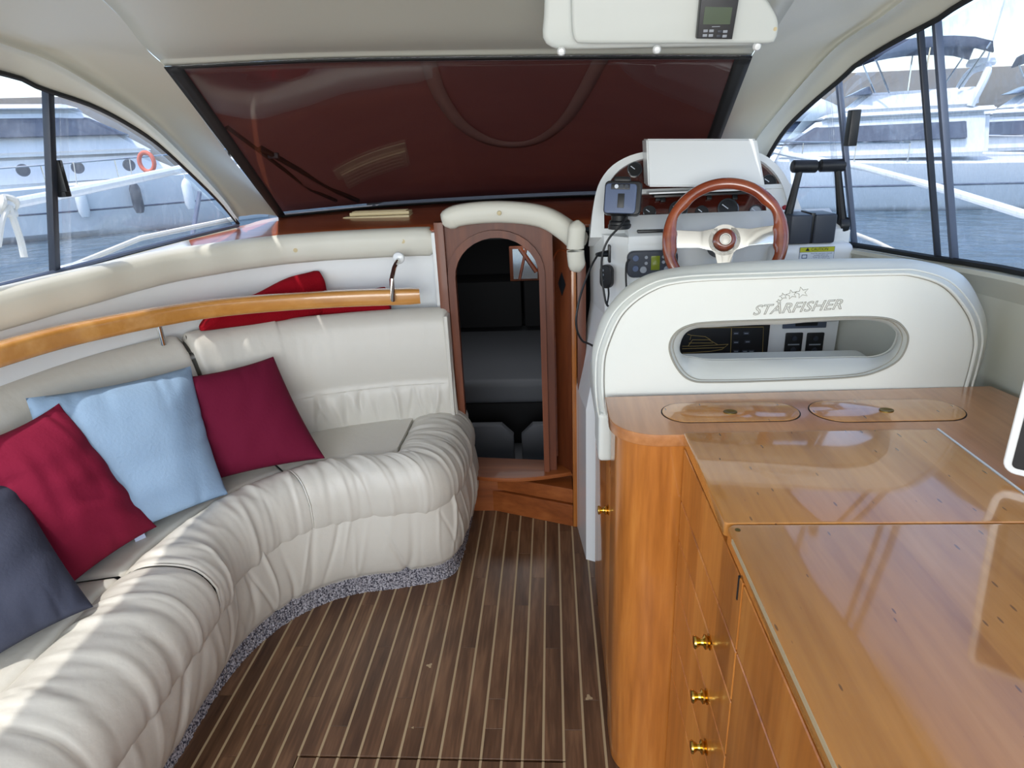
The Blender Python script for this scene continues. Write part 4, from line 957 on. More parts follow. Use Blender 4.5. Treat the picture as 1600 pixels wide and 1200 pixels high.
# ------------------------------------------------------------------ helm console
HYF = 2.03
con = thing('helm_console', 'white moulded helm console with an arched dark wood instrument panel', 'console', (.5, 2.2, 0))
poly = [(.125, 2.42), (.078, 2.30), (.105, 2.06), (.17, HYF), (.90, HYF), (.90, 2.42)]
poly2 = [(.135, 2.42), (.13, 2.30), (.165, 2.10), (.235, HYF), (.90, HYF), (.90, 2.42)]
MB().add([(x, y, 0) for x, y in poly]+[(x, y, .62) for x, y in poly]+[(x+.005, y, .95) for x, y in poly2]+[(x, y, 1.21) for x, y in poly2], 
   [(k*6+i, k*6+(i+1) % 6, (k+1)*6+(i+1) % 6, (k+1)*6+i) for k in range(3) for i in range(6)]+[(18, 19, 20, 21, 22, 23)]).build('body', M_GELW, con, smooth=False)
# sloping shelf above the front edge
MB().prism([(HYF-.006, 1.19), (HYF-.006, 1.213), (HYF+.012, 1.224), (2.14, 1.264), (2.16, 1.19)], .64, Matrix(((0, 0, 1, .235), (1, 0, 0, 0), (0, 1, 0, 0), (0, 0, 0, 1)))).build('shelf', M_GELW, con)
# binnacle: arch outline in plane leaning
PN = np.array([0, -.93, .37]); P0 = np.array([.5, 2.16, 1.262])
BX = frame(P0, (1, 0, 0), (0, .37, .93))     # local x along the beam, y up the panel
def L2(px, py, d=0): p = AP(px, py, P0 - PN*0 + PN*d, PN); v = BX.inverted() @ Vector(p); return (v.x, v.y)
arco = [L2(*p) for p in [(922, 372), (926, 330), (934, 292), (952, 264), (980, 246), (1015, 237), (1060, 235), (1110, 234), (1160, 235), (1192, 243), (1216, 262), (1234, 290), (1250, 325), (1262, 362)]]
arci = [L2(*p) for p in [(944, 358), (944, 330), (948, 296), (962, 272), (986, 255), (1017, 247), (1060, 245), (1110, 244), (1160, 245), (1187, 252), (1208, 269), (1222, 292), (1231, 325), (1236, 352)]]
Ao = cr(arco, 50); Ai = cr(arci, 50)
MB().prism([tuple(p) for p in Ao], .10, BX @ Matrix.Translation((0, 0, -.115)), 0).build('binnacle', M_GELW, con, ang=30)
MB().ring([tuple(p) for p in Ao], [tuple(p) for p in Ai], .022, BX @ Matrix.Translation((0, 0, -.015))).build('binnacle_rim', M_GELW, con, ang=30)
MB().prism([tuple(p) for p in Ai], .006, BX @ Matrix.Translation((0, 0, -.013))).build('instrument_panel', M_DASH, con, ang=30)
y0_ = L2(1000, 303)[1]; y1_ = L2(1000, 297)[1]
MB().box((Ai[0][0]-.0, y0_, -.008), (Ai[-1][0]+.005, y1_+.002, .002), .002, BX).build('panel_divider', M_GELW, con)
MB().box((Ai[-1][0]-.075, L2(1200, 345)[1], -.008), (Ai[-1][0]+.01, y0_, .0), .002, BX).build('switch_plate', M_GELW, con)
def gauge(px, py, r_=.026, dark=True):
    x_, y_ = L2(px, py); M = BX @ Matrix.Translation((x_, y_, -.007))
    g = MB().lathe([(r_, 0), (r_, .006), (r_*.88, .008), (r_*.85, .004), (0, .004)], M, 28).build('gauge', M_GAUGE, con)
    MB().lathe([(r_*.84, .0042), (r_*.84, .0046), (0, .0046)], M, 24).build('dial', M_BLACK if dark else M_GREYB, g)
    MB().box((-.001, -.0, .0048), (.0015, r_*.7, .0055), 0, M @ Matrix.Rotation(.9, 4, 'Z')).build('needle', M_WHITE, g)
for g in ((992, 264, .024), (1202, 284, .024), (1015, 331, .021), (1060, 328, .03), (1097, 331, .021), (1138, 326, .034), (1181, 330, .021, False)): gauge(*g)
for px, py in ((1028, 310), (1036, 312), (1108, 308), (1148, 308)):
    x_, y_ = L2(px, py); MB().box((x_-.008, y_-.008, -.006), (x_+.008, y_+.008, .006), .002, BX).build('rocker_switch', M_BLACK, con)
for px, py in ((1134, 338), (1154, 338), (1040, 340)):
    x_, y_ = L2(px, py); MB().lathe([(.006, 0), (.006, .012), (.003, .014), (0, .014)], BX @ Matrix.Translation((x_, y_, -.006)), 12).build('key_switch', M_CHROME, con)
x_, y_ = L2(1225, 326); MB().lathe([(.009, 0), (.009, .01), (.006, .014), (0, .014)], BX @ Matrix.Translation((x_, y_, 0)), 14).build('push_button', M_REDP, con)
# side panel base under the throttle
MB().box((.66, 1.985, .93), (.905, 2.25, 1.178), .03, seg=5).build('throttle_plinth', M_GELW, con)
# tray slot
c_ = AZ(1021, 363, 1.222); MB().box(c_+[-.05, -.012, -.0], c_+[.05, .012, .008], .003).build('vent_slot', M_BLACK, con)
# lower front: black switch board with boat drawing
def fy(px, py, d=0): return AY(px, py, HYF-d)
a = fy(1040, 508, .004); b_ = fy(1197, 566, .004)
sb = thing('switch_board', 'black electrical switch board with a gold boat outline seen through the seat slot', 'panel', tuple((a+b_)/2))
MB().box((a[0]-.05, HYF-.008, b_[2]-.03), (b_[0], HYF, a[2]+.03), .002).build('board', M_BLACK, sb)
def pl_(pts, nm='gold_line', r_=.0011, mt=None): MB().tube([fy(x, y, .0085) for x, y in pts], r_, 4).build(nm, mt or M_GOLD, sb)
pl_([(1040, 513), (1193, 511), (1191, 562)]); pl_([(1143, 513), (1141, 562)])
pl_([(1066, 541), (1085, 541), (1138, 538), (1128, 546), (1110, 549), (1066, 552)]); pl_([(1075, 541), (1082, 531), (1108, 531), (1122, 539)]); pl_([(1078, 531), (1080, 524), (1102, 526), (1110, 531)]); pl_([(1066, 545), (1132, 543)])
pl_([(1074, 522), (1080, 524), (1102, 526)]); pl_([(1076, 536), (1114, 536)])
for k, (px, py) in enumerate(((1150, 521), (1150, 535), (1150, 549), (1166, 521), (1168, 534), (1164, 549), (1174, 549))):
    q = fy(px, py, .008); MB().box(q-[.009, .001, .005], q+[.009, .001, .005], .001).build('breaker', M_DGREY, sb)
    MB().box(q-[.006, .0016, .001], q+[.006, .0, .001]).build('print', M_GREYB, sb)
for px in (1239, 1272):
    p_ = thing('engine_panel', ['left of two small black engine panels under the radio, seen through the seat slot', 'right of two small black engine panels under the radio, seen through the seat slot'][px > 1250], 'panel', tuple(fy(px, 537)))
    q = fy(px, 537); MB().box(q-[.027, .006, .038], q+[.027, 0, .038], .004).build('plate', M_BLACK, p_)
    for dz in (.02, -.018): MB().lathe([(.008, 0), (.008, .004), (0, .004)], frame(q+[0, -.006, dz], (1, 0, 0), (0, 0, 1)), 12).build('dial', M_DGREY, p_)
    MB().box(q+[-.018, -.0068, -.003], q+[.018, -.006, .001]).build('print', M_GREYB, p_)
rd = thing('radio', 'silver grey radio set in the console above the engine panels', 'radio', tuple(fy(1257, 505)))
q = fy(1257, 502); MB().box(q-[.068, .006, .022], q+[.068, 0, .022], .003).build('face', M_ALUG, rd); MB().box(q-[.03, .008, .014], q+[.04, .006, .010], .003).build('display', M_BLACK, rd)
bt = tag(MB().box(fy(1340, 500)-[.008, .02, .014], fy(1352, 500)+[.008, 0, .014], .003).build('bracket', M_DGREY, org=fy(1346, 500)), 'small grey metal bracket on the console side seen at the right end of the slot', 'bracket')

# cover box over chart plotter
pc = thing('plotter_cover', 'white rectangular plastic cover standing over the instrument panel', 'cover', tuple(AY(1100, 290, 2.1)))
f4 = [AY(1013, 292, 2.10), AY(1196, 292, 2.10), AY(1183, 217, 2.13), AY(1010, 217, 2.13)]
bk4 = [p + np.array([0, .10, .0]) for p in f4]
mb = MB(); mb.add([tuple(p) for p in f4+bk4], [(0, 1, 2, 3), (7, 6, 5, 4), (0, 4, 5, 1), (1, 5, 6, 2), (2, 6, 7, 3), (3, 7, 4, 0)])
bmesh.ops.recalc_face_normals(mb.bm, faces=mb.bm.faces); bmesh.ops.bevel(mb.bm, geom=list(mb.bm.edges), offset=.005, segments=3, affect='EDGES')
mb.build('cover_shell', M_GELW, pc, ang=40)
a, b_ = AY(1014, 299, 2.098), AY(1188, 299, 2.098); MB().box(a-[0, .002, .004], b_+[0, .06, .004], .002).build('cover_lip', M_GELW, pc)

a, b_ = AY(1022, 307, 2.12), AY(1184, 301, 2.12); MB().box(a, b_+[0, .05, 0], .003).build('plotter_body', M_BLACK, pc)
# steering wheel
whc = AY(1132, 375, 1.93); vdir = (EYE - Vector(whc)).normalized()
wz = (Vector((-.10, -1, .30))).normalized(); wx = Vector((1, 0, 0)) - wz*wz.x; MW = frame(whc, tuple(wx), tuple(wz.cross(wx)))
wh = thing('steering_wheel', 'wood rimmed steering wheel with three polished steel spokes', 'steering wheel', tuple(whc))
Rw = .162; P = []
for i in range(120):
    a = 2*math.pi*i/120; ring = []
    d_ = math.degrees(a) % 360
    bump = 0
    for c0 in (150, 30): 
        x_ = (d_-c0+180) % 360-180; bump += -.004*math.exp(-(x_/7)**2) + .003*math.exp(-((x_-14)/6)**2)+ .003*math.exp(-((x_+14)/6)**2)
    swell = 0
    for c0 in (0, 180, 270):
        x_ = (d_-c0+180) % 360-180; swell += .010/(1+math.exp((abs(x_)-13)/1.3))
    for j in range(14):
        b_ = 2*math.pi*j/14; rr = .0165; inner = max(0, -math.cos(b_))
        rad = Rw + (rr+bump*inner)*math.cos(b_) - swell*inner; ring.append(MW @ Vector((rad*math.cos(a), rad*math.sin(a), (rr*.9)*math.sin(b_))))
    P.append([tuple(q) for q in ring])
MB().grid(np.array(P), cu=True, cv=True).build('rim', M_WHEEL, wh, ang=80)
def spoke(a0, w0, w1, wmid):
    M = MW @ Matrix.Rotation(a0, 4, 'Z')
    pl = [(.02, -w0), (.07, -wmid), (.14, -w1), (.155, -w1), (.155, w1), (.14, w1), (.07, wmid), (.02, w0)]
    return MB().prism(pl, .004, M @ Matrix.Translation((0, 0, -.004)), .0012).build('spoke', M_CHROME, wh, ang=30)
spoke(math.radians(4), .035, .026, .024); spoke(math.radians(176), .035, .026, .024); spoke(math.radians(270), .03, .026, .02)
MB().lathe([(.045, -.006), (.045, .0), (0, .0)], MW, 40).build('spoke_plate', M_CHROME, wh)
hb = MB().lathe([(.031, 0), (.033, .006), (.030, .014), (.024, .018), (.018, .018), (.016, .014), (0, .014)], MW, 40).build('hub', M_WHEEL, wh)
MB().lathe([(.0165, .014), (.0165, .019), (.014, .019), (.013, .017), (0, .0175)], MW, 30).build('hub_cap', M_CHROME, hb)
MB().cyl(tuple(MW @ Vector((0, 0, -.005))), tuple(MW @ Vector((0, 0, -.11))), .028, .038).build('column', M_BLACK, wh)

# throttle control
th = thing('throttle_control', 'black twin lever engine throttle on the white plinth right of the wheel', 'throttle', tuple(AY(1273, 378, 2.06)))
a = AY(1232, 380, 1.992); b_ = AY(1310, 334, 1.992)
MB().box((a[0], 1.992, a[2]-.004), ((a[0]+b_[0])/2-.003, 2.10, b_[2]), .008, seg=3).build('housing', M_DGREY, th)
MB().box(((a[0]+b_[0])/2+.003, 1.992, a[2]-.004), (b_[0], 2.10, b_[2]), .008, seg=3).build('housing', M_DGREY, th)
MB().box(((a[0]+b_[0])/2-.006, 2.0, a[2]-.004), ((a[0]+b_[0])/2+.006, 2.09, b_[2]+.004), .002).build('spine', M_BLACK, th)
for (pb_, pt_, h0, h1) in (((1224, 365), (1249, 268), (1237, 260), (1277, 260)), ((1316, 352), (1309, 266), (1280, 259), (1320, 258))):
    B_ = AY(*pb_, 2.05); T_ = AY(*pt_, 2.05)
    lv = MB().tube([B_, (B_*.7+T_*.3), (B_*.3+T_*.7), T_, T_+[0, 0, .015]], [.016, .013, .011, .010, .010], 10).build('lever', M_BLACK, th)
    A_ = AY(*h0, 2.05); C_ = AY(*h1, 2.05)
    MB().tube([A_, A_+(C_-A_)*.06, A_+(C_-A_)*.94, C_], [.014, .0185, .0185, .014], 16).build('grip', M_BLACK, lv)
    MB().lathe([(.024, -.012), (.026, 0), (.024, .012)], frame(B_, (0, 1, 0), (0, 0, 1)), 24).build('pivot', M_BLACK, lv)
# caution sticker
ck = thing('caution_sticker', 'yellow and white caution sticker on the white plinth below the throttle', 'sticker', tuple(AY(1276, 396, 1.984)))
tl, br_ = AY(1250, 387, 1.984), AY(1302, 405, 1.984)
Mk = frame(AY(1276, 396.3, 1.9845), (1, 0, 0), (0, 0, 1)); ww = (br_[0]-tl[0]); hh = (tl[2]-br_[2])*1.08
MB().box((-ww/2, -hh/2, 0), (ww/2, hh/2, .0008), 0, Mk).build('backing', M_BLUET, ck)
MB().box((-ww/2+.001, hh*.14, .0008), (ww/2-.001, hh/2-.001, .0012), 0, Mk).build('yellow_band', M_YEL, ck)
MB().box((-ww/2+.001, -hh/2+.001, .0008), (ww/2-.001, hh*.12, .0012), 0, Mk).build('white_field', M_WHITE, ck)
text_mesh('CAUTION', hh*.30, Mk @ Matrix.Translation((ww*.07, hh*.32, .0013)), M_BLACK, ck, width=ww*.48, ext=.0002)
MB().prism([(-.006, -.004), (.006, -.004), (0, .006)], .0004, Mk @ Matrix.Translation((-ww*.28, hh*.32, .0012))).build('warning_triangle', M_BLACK, ck)
MB().ring(stadium(.016, .012, 1, .001), stadium(.012, .008, 1, .001), .0003, Mk @ Matrix.Translation((-ww*.35, -hh*.18, .0012))).build('book_symbol', M_BLUET, ck)
for k, tx in enumerate(('Read the operators manual', 'carefully before use.', 'Keep this manual in', 'a place for later use.')):
    text_mesh(tx, hh*.13, Mk @ Matrix.Translation((ww*.13, hh*(.02-.13*k), .0013)), M_BLUET, ck, width=ww*(.6, .42, .46, .54)[k], ext=.0001)

# fish finder unit (seen from behind) on swivel base
ff = thing('echo_sounder', 'grey blue cased display unit on a black swivel mount at the left of the helm', 'electronics', tuple(AY(968, 352, 2.08)))
c_ = AY(973, 310, 2.05); MF = frame(c_, (1, -.15, -.05), (0, .25, 1))
MB().prism([(x, y) for x, y in stadium(.112, .10, 4, .014)], .045, MF @ Matrix.Translation((0, 0, -.03)), .006).build('casing', M_BLACK, ff, ang=30)
MB().prism([(x-.006, y-.004) for x, y in stadium(.094, .088, 4, .01)], .012, MF @ Matrix.Translation((0, 0, .014)), .004).build('back_cover', M_BLUEG, ff, ang=30)
MB().box((-.036, .022, .025), (.020, .038, .029), .002, MF).build('socket_strip', M_BLACK, ff)
for k, mt in enumerate((M_WHITE, M_DGREY, M_DGREY)): MB().lathe([(.006, 0), (.006, .004), (0, .004)], MF @ Matrix.Translation((-.020+.015*k, .030, .028)), 14).build('socket', mt, ff)
MB().box((-.014, -.032, .025), (.006, .010, .028), .001, MF).build('label_plate', M_BLACK, ff)
MB().box((-.03, .045, -.02), (.02, .064, .01), .006, MF).build('mount_arm', M_BLACK, ff)
q = AY(968, 345, 2.085); MB().cyl(q+[0, 0, -.02], q+[0, 0, .04], .024, .028).build('stem', M_BLACK, ff)
MB().lathe([(.036, 0), (.036, .012), (.033, .014), (.033, .022), (.03, .026), (0, .026)], Matrix.Translation(Vector(AY(968, 357, 2.085)))).build('base', M_BLACK, ff)
# autopilot control head
apl = thing('autopilot_control', 'dark grey autopilot control pad with yellow green display left of the wheel', 'electronics', tuple(fy(1016, 411)))
Ma = frame(fy(1018, 411, .002), (1, 0, 0), (0, 0, 1)) 
MB().prism(stadium(.155, .082, 5, .02), .022, Ma, .006).build('casing', M_DGREY, apl, ang=30)
MB().box((-.005, -.018, .022), (.022, .026, .0235), .001, Ma).build('display', M_LCDY, apl)
for x_, y_ in ((-.02, .022), (-.02, .004), (.033, .022), (.033, .006)): MB().lathe([(.005, 0), (.005, .002), (0, .002)], Ma @ Matrix.Translation((x_, y_, .022)), 12).build('button', M_GREYB, apl)
for x_, y_, r_ in ((-.052, .02, .010), (-.052, -.012, .010), (-.028, -.016, .011), (.045, -.016, .010)): MB().lathe([(r_, 0), (r_*.9, .003), (0, .003)], Ma @ Matrix.Translation((x_, y_, .022)), 16).build('key', M_GREYB if x_ > -.04 else M_BLUEG, apl)
MB().box((.0, -.032, .022), (.018, -.028, .023), 0, Ma).build('red_mark', M_REDP, apl)
# round switch and cable plug on the console's left facet
sw = thing('rotary_remote', 'small round black remote control hanging on the console left facet', 'remote', tuple(AY(952, 431, 2.04)))
q = AY(951, 431, 2.05); Ms = frame(q, (.75, -.66, 0), (0, 0, 1))
MB().prism(stadium(.045, .075, 6, .02), .02, Ms, .005).build('casing', M_BLACK, sw, ang=30)
for dy in (.02, .006, -.012): MB().lathe([(.004, 0), (.004, .002), (0, .002)], Ms @ Matrix.Translation((-.008, dy, .02)), 10).build('button', M_GREYB, sw)
MB().tube([Ms @ Vector((x, y, .017)) for x, y in stadium(.038, .068, 4, .017)[:12]], .0012, 5).build('ring', M_GREYB, sw)
pg = thing('power_plug', 'black plug in a small square socket with two black cables', 'plug', tuple(AY(950, 396, 2.03)))
q = AY(952, 396, 2.03); MB().box(q-[.004, .018, .026], q+[.004, .018, .026], .002, ).build('socket_plate', M_BLACK, pg)
MB().tube([AY(952, 396, 2.03), AY(940, 397, 2.02), AY(932, 398, 2.01)], [.011, .009, .006], 10).build('plug', M_BLACK, pg)
def cable(pts, label, r_=.0035, n=40): 
    C_ = cr(pts, n); o = MB().tube(C_, r_, 6).build('cable', M_BLACK, org=tuple(C_[0])); return tag(o, label, 'cable')
cable([AY(934, 398, 2.01), AY(922, 420, 1.99), AY(906, 465, 1.97), AY(900, 505, 1.95), AY(908, 530, 1.9), AY(922, 538, 1.8), AY(935, 545, 1.7)], 'black cable looping from the plug down past the doorway to the seat back')
cable([AY(982, 330, 2.03), AY(972, 350, 2.0), AY(952, 372, 1.99), AY(942, 395, 1.99), AY(940, 425, 1.99), AY(946, 470, 1.98), AY(952, 480, 1.98)], 'thin black cable hanging from the display unit down the console')
cable([AY(950, 446, 2.02), AY(951, 460, 2.0), AY(948, 478, 1.99)], 'short black cable below the round remote', .003)
cable([AY(984, 405, 2.0), AY(979, 412, 2.0), AY(978, 430, 2.0), AY(979, 455, 1.98)], 'short black cable from the autopilot pad down behind the seat back', .003)

# overhead console and plotter
oc = thing('overhead_console', 'white moulded overhead console box on the ceiling above the windscreen', 'console', tuple(AY(1030, 40, 1.5)))
OY = 1.52
Mo = frame(AY(1030, 40, OY), (1, 0, -.02), (0, -.25, 1)); No = Vector(Mo.col[2][:3])
def L3(px, py): v = Mo.inverted() @ Vector(AP(px, py, tuple(Mo.translation), tuple(No))); return (v.x, v.y)
pl = cr([L3(*p) for p in [(852, -60), (850, 20), (848, 60), (862, 76), (890, 79), (1030, 76), (1180, 73), (1205, 71), (1216, 55), (1217, 30), (1204, 2), (1185, -20), (1170, -60)]], 60)
MB().prism([tuple(p) for p in pl], .11, Mo @ Matrix.Translation((0, 0, -.12)), .012).build('base', M_CONS, oc, ang=40)
pl = cr([L3(*p) for p in [(893, -60), (892, 0), (894, 50), (900, 63), (914, 67), (1030, 67), (1130, 67), (1180, 67), (1205, 66), (1212, 55), (1213, 30), (1200, 5), (1180, -20), (1165, -60)]], 60)
MB().prism([tuple(p) for p in pl], .03, Mo @ Matrix.Translation((0, 0, -.015)), .008).build('lid', M_CONS, oc, ang=40)
for px, py in ((877, 80), (1026, 77), (1182, 72)):
    x_, y_ = L3(px, py); MB().lathe([(.008, 0), (.009, .004), (.006, .01), (0, .011)], Mo @ Matrix.Translation((x_, y_, -.0)), 16).build('fixing_cap', M_GELW, oc)
x_, y_ = L3(1208, 44); MB().lathe([(.004, 0), (.004, .002), (0, .002)], Mo @ Matrix.Translation((x_, y_, .013)), 10).build('screw', M_BEIGE, oc)
pd = thing('navigation_display', 'black marine display with grey green screen on the overhead console', 'electronics', tuple(AY(1116, 30, OY-.02)))
c4 = [L3(*p) for p in [(1090, -8), (1149, -8), (1138, 58), (1084, 57)]]
MB().prism(c4, .02, Mo @ Matrix.Translation((0, 0, .0155)), .003).build('casing', M_BLACK, pd, ang=30)
MB().prism([L3(*p) for p in [(1096, 8), (1138, 9), (1134, 35), (1093, 35)]], .001, Mo @ Matrix.Translation((0, 0, .0355))).build('screen', M_LCD, pd)
for px, py in ((1097, 45), (1106, 45), (1119, 46), (1127, 46), (1096, 52), (1105, 52), (1117, 53), (1126, 53)):
    x_, y_ = L3(px, py); MB().box((x_-.0045, y_-.0025, .0355), (x_+.0045, y_+.0025, .037), .0008, Mo).build('key', M_GREYB if px not in (1119, 1117) else M_DGREY, pd)
x_, y_ = L3(1113, 38.5); MB().box((x_-.008, y_-.0006, .0355), (x_+.008, y_+.0006, .036), 0, Mo).build('print', M_GREYB, pd)

# ------------------------------------------------------------------ outside: own boat rails, water, breakwater, boats
ZW = -.6
rl = thing('deck_rail', 'white tubular side deck rail outside the port window', 'rail', (-2.1, 2.0, .9))
def atd(px, py, x): return AX(px, py, x)
MB().tube([(-2.15, .3, 1.26), AX(0, 322, -2.15), AX(120, 299, -2.1), AX(280, 265, -2.0), (-1.5, 5.0, 1.55)], .022, 10).build('top_tube', M_GELW, rl)
MB().tube([(-2.1, .3, 1.1), AX(90, 425, -1.95), AX(220, 372, -1.85), AX(365, 342, -1.65)], .012, 8).build('lower_line', M_ROPE, rl)
MB().tube([AX(312, 300, -1.9), AX(300, 375, -1.9)], .012, 8).build('stanchion', M_ALUG, rl)
rr = thing('deck_rail', 'white tubular side deck rail outside the starboard window', 'rail', (1.9, 2.0, .9))
MB().tube([AX(1190, 232, 1.5), AX(1240, 243, 1.65), AX(1350, 262, 1.75), AX(1465, 293, 1.8), AX(1600, 335, 1.85), (1.9, 1.0, 1.2)], .018, 10).build('top_tube', M_GELW, rr)
MB().tube([AX(1310, 355, 1.5), AX(1370, 378, 1.6), AX(1440, 412, 1.65)], .009, 8).build('lower_line', M_ROPE, rr)
MB().tube([AX(1236, 238, 1.65), AX(1240, 300, 1.65)], .014, 8).build('stanchion', M_GELW, rr)
rope = thing('mooring_rope', 'cream rope tied round the port rail, ends hanging', 'rope', tuple(AX(12, 322, -2.13)))
k0 = AX(14, 322, -2.13)
MB().tube([k0 + np.array([.01*math.sin(3*a), .035*math.cos(a), .035*math.sin(a)]) for a in np.linspace(0, 9, 30)], .012, 7).build('knot', M_ROPE, rope)
MB().tube(cr([k0, AX(22, 345, -2.12), AX(32, 375, -2.12), AX(38, 402, -2.12)], 12), .013, 7).build('rope_end', M_ROPE, rope)
MB().tube(cr([k0, AX(4, 345, -2.12), AX(-2, 385, -2.12)], 12), .010, 7).build('rope_end', M_ROPE, rope)
dk = MB(); 
dk.box((-2.2, -3, .62), (-1.56, 4.2, .70), .02); dk.box((1.06, -3, .62), (1.95, 4.2, .70), .02)
tag(dk.build('side_deck', M_GELW), 'white side decks of the boat outside the windows', 'deck', kind='structure')

MB_w = MB(); MB_w.add([(-400, -200, ZW), (400, -200, ZW), (400, 500, ZW), (-400, 500, ZW)], [(0, 1, 2, 3)])
tag(MB_w.build('harbour_water', M_WATER), 'rippled blue grey harbour water outside the windows', 'water', kind='stuff')
bw = thing('breakwater', 'long beige concrete breakwater wall behind the moored boats', 'breakwater', (0, 60, ZW))
def far(px, depth, z): r = ray(px, 200); t = depth/math.hypot(r[0], r[1]); return (r[0]*t, r[1]*t, z)
ptsb = [far(-500, 75, 0), far(0, 66, 0), far(350, 62, 0), far(800, 66, 0), far(1250, 72, 0), far(1600, 84, 0), far(2100, 110, 0)]
for a, b_ in zip(ptsb[:-1], ptsb[1:]):
    d = Vector(b_)-Vector(a); nn_ = int(d.length/12); 
    for k in range(nn_):
        p = Vector(a)+d*(k/nn_); M = frame((p.x, p.y, ZW), tuple(d), (0, 0, 1)); MB().box((0.05, 0, -3), (d.length/nn_-.05, 6.9, 0), .1, M).build('wall_section', M_CONC, bw)

def boat(name, label, px, dist, heading, L_, hullh, style, lenw=.33, zs=1.0):
    r = ray(px, 300); t = dist/math.hypot(r[0], r[1]); o3 = Vector((r[0]*t, r[1]*t, ZW))
    bt_ = thing(name, label, 'boat', tuple(o3)); Mh = Matrix.Translation(o3) @ Matrix.Rotation(heading, 4, 'Z') @ Matrix.Diagonal((1, 1, zs, 1))
    n = 24; P = []
    for i in range(n+1):
        u = i/n; x = (u-.5)*L_; bw_ = L_*lenw/2*(1-max(0, (u-.45)/.55)**2.4)*(.92+.08*min(1, u*4)); sh_ = hullh*(.86+.28*u*u)
        P.append([tuple(Mh @ Vector((x + (z_/hullh)*.09*L_*max(0, u-.6)*1.2, s_*bw_*k_, z_))) for s_, k_, z_ in
                  ((-1, .0, -.2), (-1, .62, -.1), (-1, .84, .12*hullh), (-1, .93, .5*hullh), (-1, .95, .55*hullh), (-1, 1., sh_), (-1, .9, sh_+.03), (0, 0, sh_+.12), (1, .9, sh_+.03), (1, 1., sh_), (1, .95, .55*hullh), (1, .93, .5*hullh), (1, .84, .12*hullh), (1, .62, -.1), (1, 0, -.2))])
    g = MB().grid(np.array(P)); g.add([q for q in P[0]], [tuple(range(15))]); g.build('hull', M_BOAT, bt_, ang=40)
    # boot stripe
    for s_ in (-1, 1):
        pts = []
        for i in range(n): 
            q = Vector(P[i][3 if s_ < 0 else 11]); pts.append(q)
        MB().tube(pts, .03, 4).build('rub_stripe', M_ALUG, bt_)
    def house(x0, x1, w0, w1, z0, z1, rake0, rake1, nm='deckhouse', mat=M_BOAT, bev=.12, par=None):
        vs = [(x0, -w0, z0), (x1, -w1, z0), (x1, w1, z0), (x0, w0, z0), (x0+rake0, -w0*.86, z1), (x1-rake1, -w1*.72, z1), (x1-rake1, w1*.72, z1), (x0+rake0, w0*.86, z1)]
        mb = MB(); mb.add(vs, [(0, 3, 2, 1), (4, 5, 6, 7), (0, 1, 5, 4), (1, 2, 6, 5), (2, 3, 7, 6), (3, 0, 4, 7)])
        if bev: bmesh.ops.bevel(mb.bm, geom=list(mb.bm.edges), offset=bev, segments=3, affect='EDGES')
        mb.bm.transform(Mh); return mb.build(nm, mat, par or bt_, ang=40)
    wb = L_*lenw/2; h = hullh
    tr_ = 0
    if style == 'cruiser':
        tr_ = .75; house(-.36*L_, .34*L_, wb*.84, wb*.5, h*.95, h+.78, .1, .12*L_, 'coachroof', M_BOAT, .12)
        for k in range(5): MB().lathe([(.17, 0), (.17, .04), (.13, .04), (.12, .02), (0, .02)], Mh @ Matrix.Translation((-.2*L_+.1*L_*k, -wb*.80, h+.4)) @ Matrix.Rotation(math.pi/2, 4, 'X'), 16).build('porthole', M_BOATW, bt_)
    h = h + tr_
    hs_ = house(-.30*L_, .26*L_, wb*.8, wb*.55, h*1.0, h+1.25, .1, .14*L_)
    # window band
    wi = house(-.24*L_, .215*L_, wb*.81, wb*.60, h+.50, h+1.02, .05, .075*L_, 'window_band', M_BOATW, .03, hs_)
    house(-.30*L_, .13*L_, wb*.78, wb*.5, h+1.25, h+1.40, 0, .03*L_, 'roof', M_BOAT, .05)
    if style in ('fly', 'bimini'):
        house(-.26*L_, .07*L_, wb*.66, wb*.42, h+1.38, h+1.95, 0, .06*L_, 'flybridge', M_BOAT, .1)
        house(.0*L_, .06*L_, wb*.5, wb*.4, h+1.9, h+2.15, 0.1, .05*L_, 'fly_screen', M_BOATW, .02)
    if style == 'bimini':
        z_ = h+3.1; P2 = []
        for x in np.linspace(-.27*L_, .03*L_, 8):
            k = (x+.27*L_)/(.30*L_); P2.append([tuple(Mh @ Vector((x, y*wb*.62, z_+.25*abs(math.sin(k*math.pi))**.6+.12*(1-y*y)-(.25 if abs(y) > .95 else 0)))) for y in np.linspace(-1, 1, 9)])
        solid(MB().grid(np.array(P2)).build('bimini_top', M_BIM, bt_), .04)
        for x in (-.26, -.12, .02):
            for s_ in (-1, 1): MB().tube([Mh @ Vector((x*L_*.6-.05*L_, s_*wb*.58, h+1.9)), Mh @ Vector((x*L_, s_*wb*.6, z_))], .022, 5).build('bimini_pole', M_CHROME, bt_)
    if style == 'cover':
        P2 = []
        for u in np.linspace(0, 1, 16):
            x = (-.34+.60*u)*L_; P2.append([tuple(Mh @ Vector((x, y*wb*.9*(1-.4*u), h+.95+1.25*abs(math.sin((.15+.8*u)*math.pi))**.7*max(0,1-abs(y)**2.5)**.5))) for y in np.linspace(-1, 1, 17)])
        solid(MB().grid(np.array(P2)).build('canvas_cover', M_BOAT, bt_), .03)
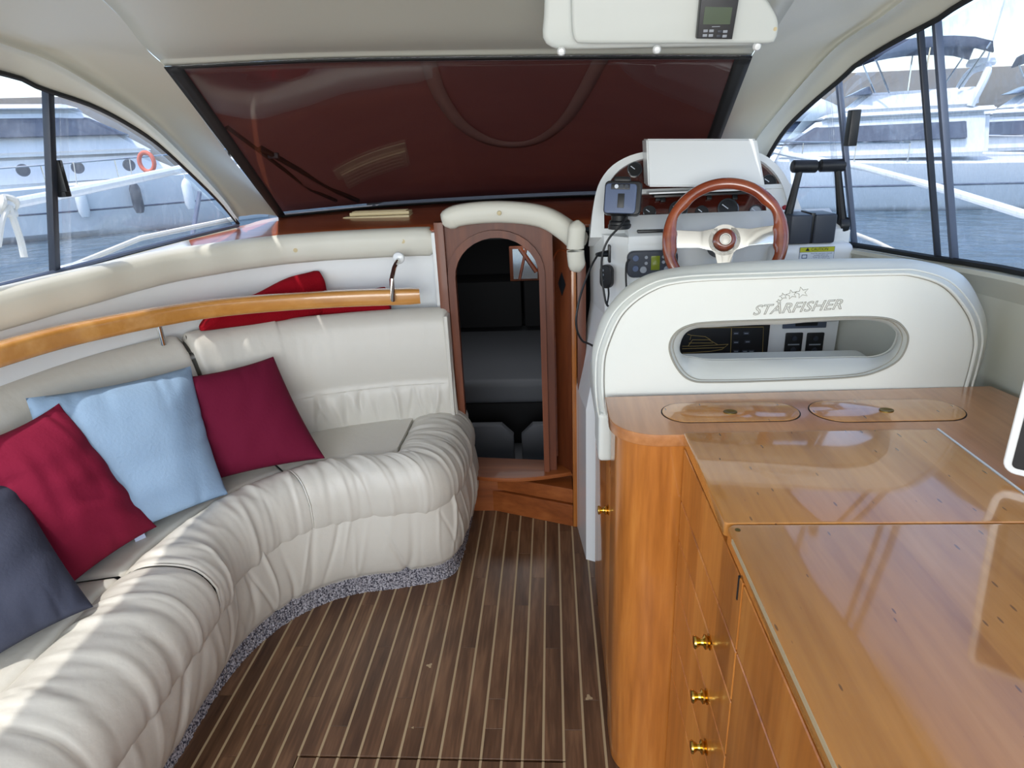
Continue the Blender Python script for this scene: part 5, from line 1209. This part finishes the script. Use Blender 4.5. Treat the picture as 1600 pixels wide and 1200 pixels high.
    # radar arch and mast
    if style not in ('cover', 'cruiser'):
        ax = -.24*L_; pts = [(ax, -wb*.62, h+1.4), (ax-.25, -wb*.55, h+2.35), (ax-.3, 0, h+2.5), (ax-.25, wb*.55, h+2.35), (ax, wb*.62, h+1.4)]
        MB().tube([Mh @ Vector(p) for p in cr(pts, 16)], .09, 8).build('radar_arch', M_BOAT, bt_)
        MB().lathe([(.3, 0), (.32, .08), (.28, .2), (0, .24)], Mh @ Matrix.Translation((ax-.3, 0, h+2.55)), 18).build('radar_dome', M_BOAT, bt_)
        MB().tube([Mh @ Vector((ax-.3, .4, h+2.5)), Mh @ Vector((ax-.45, .4, h+4.6))], .02, 5).build('antenna', M_BOAT, bt_)
    h = hullh
    # bow rail
    for s_ in (-1, 1):
        tp = [Mh @ Vector(((u-.5)*L_+.05*L_*max(0, u-.6), s_*wb*.9*(1-max(0, (u-.45)/.55)**2.4), h*(.86+.28*u*u)+.6)) for u in np.linspace(.4, .985, 14)]
        MB().tube(tp, .025, 5).build('guard_rail', M_CHROME, bt_)
        for k in range(0, 14, 3): MB().tube([tp[k], tp[k]-Vector((0, 0, .62))], .018, 5).build('stanchion', M_CHROME, bt_)
    return bt_, Mh
bx, Mh = boat('motor_yacht', 'white motor yacht with hanging fenders moored outside the port window', 60, 25, math.radians(32), 13.0, 1.55, 'cruiser')
for k in range(4):
    c0 = Mh @ Vector((1.2+1.4*k, -13*.33/2*.97+.3*(k > 2)*0, 1.0)); 
    MB().lathe([(.03, .5), (.1, .42), (.15, .3), (.15, -.25), (.1, -.4), (0, -.42)], Matrix.Translation(c0), 14).build('fender', M_DGREY if k % 2 else M_GELW, bx)
    MB().tube([c0+Vector((0, 0, .5)), c0+Vector((0, .1, 1.1))], .015, 5).build('fender_line', M_ROPE, bx)
c0 = AY(231, 253, 17.5); lb = MB().tube([c0+np.array([.20*math.cos(a), -.05, .24*math.sin(a)]) for a in np.linspace(0, 2*math.pi, 25)[:-1]], .055, 10, closed=True).build('lifebuoy', M_ORANGE, org=tuple(c0))
tag(lb, 'orange ring lifebuoy hanging on the rail of the yacht outside the port window', 'lifebuoy')
boat('covered_motor_boat', 'white motor boat under a rounded cover, leftmost through the starboard window', 1190, 34, math.radians(200), 9.0, 1.5, 'cover')
boat('flybridge_boat', 'white flybridge boat with dark canopy, nearest and largest outside the starboard window', 1335, 21, math.radians(165), 9.0, 1.6, 'bimini', zs=.82)
boat('flybridge_boat', 'white flybridge boat cut off by the right edge, moored behind the nearest starboard one', 1575, 25, math.radians(168), 9.0, 1.6, 'bimini', zs=.80)
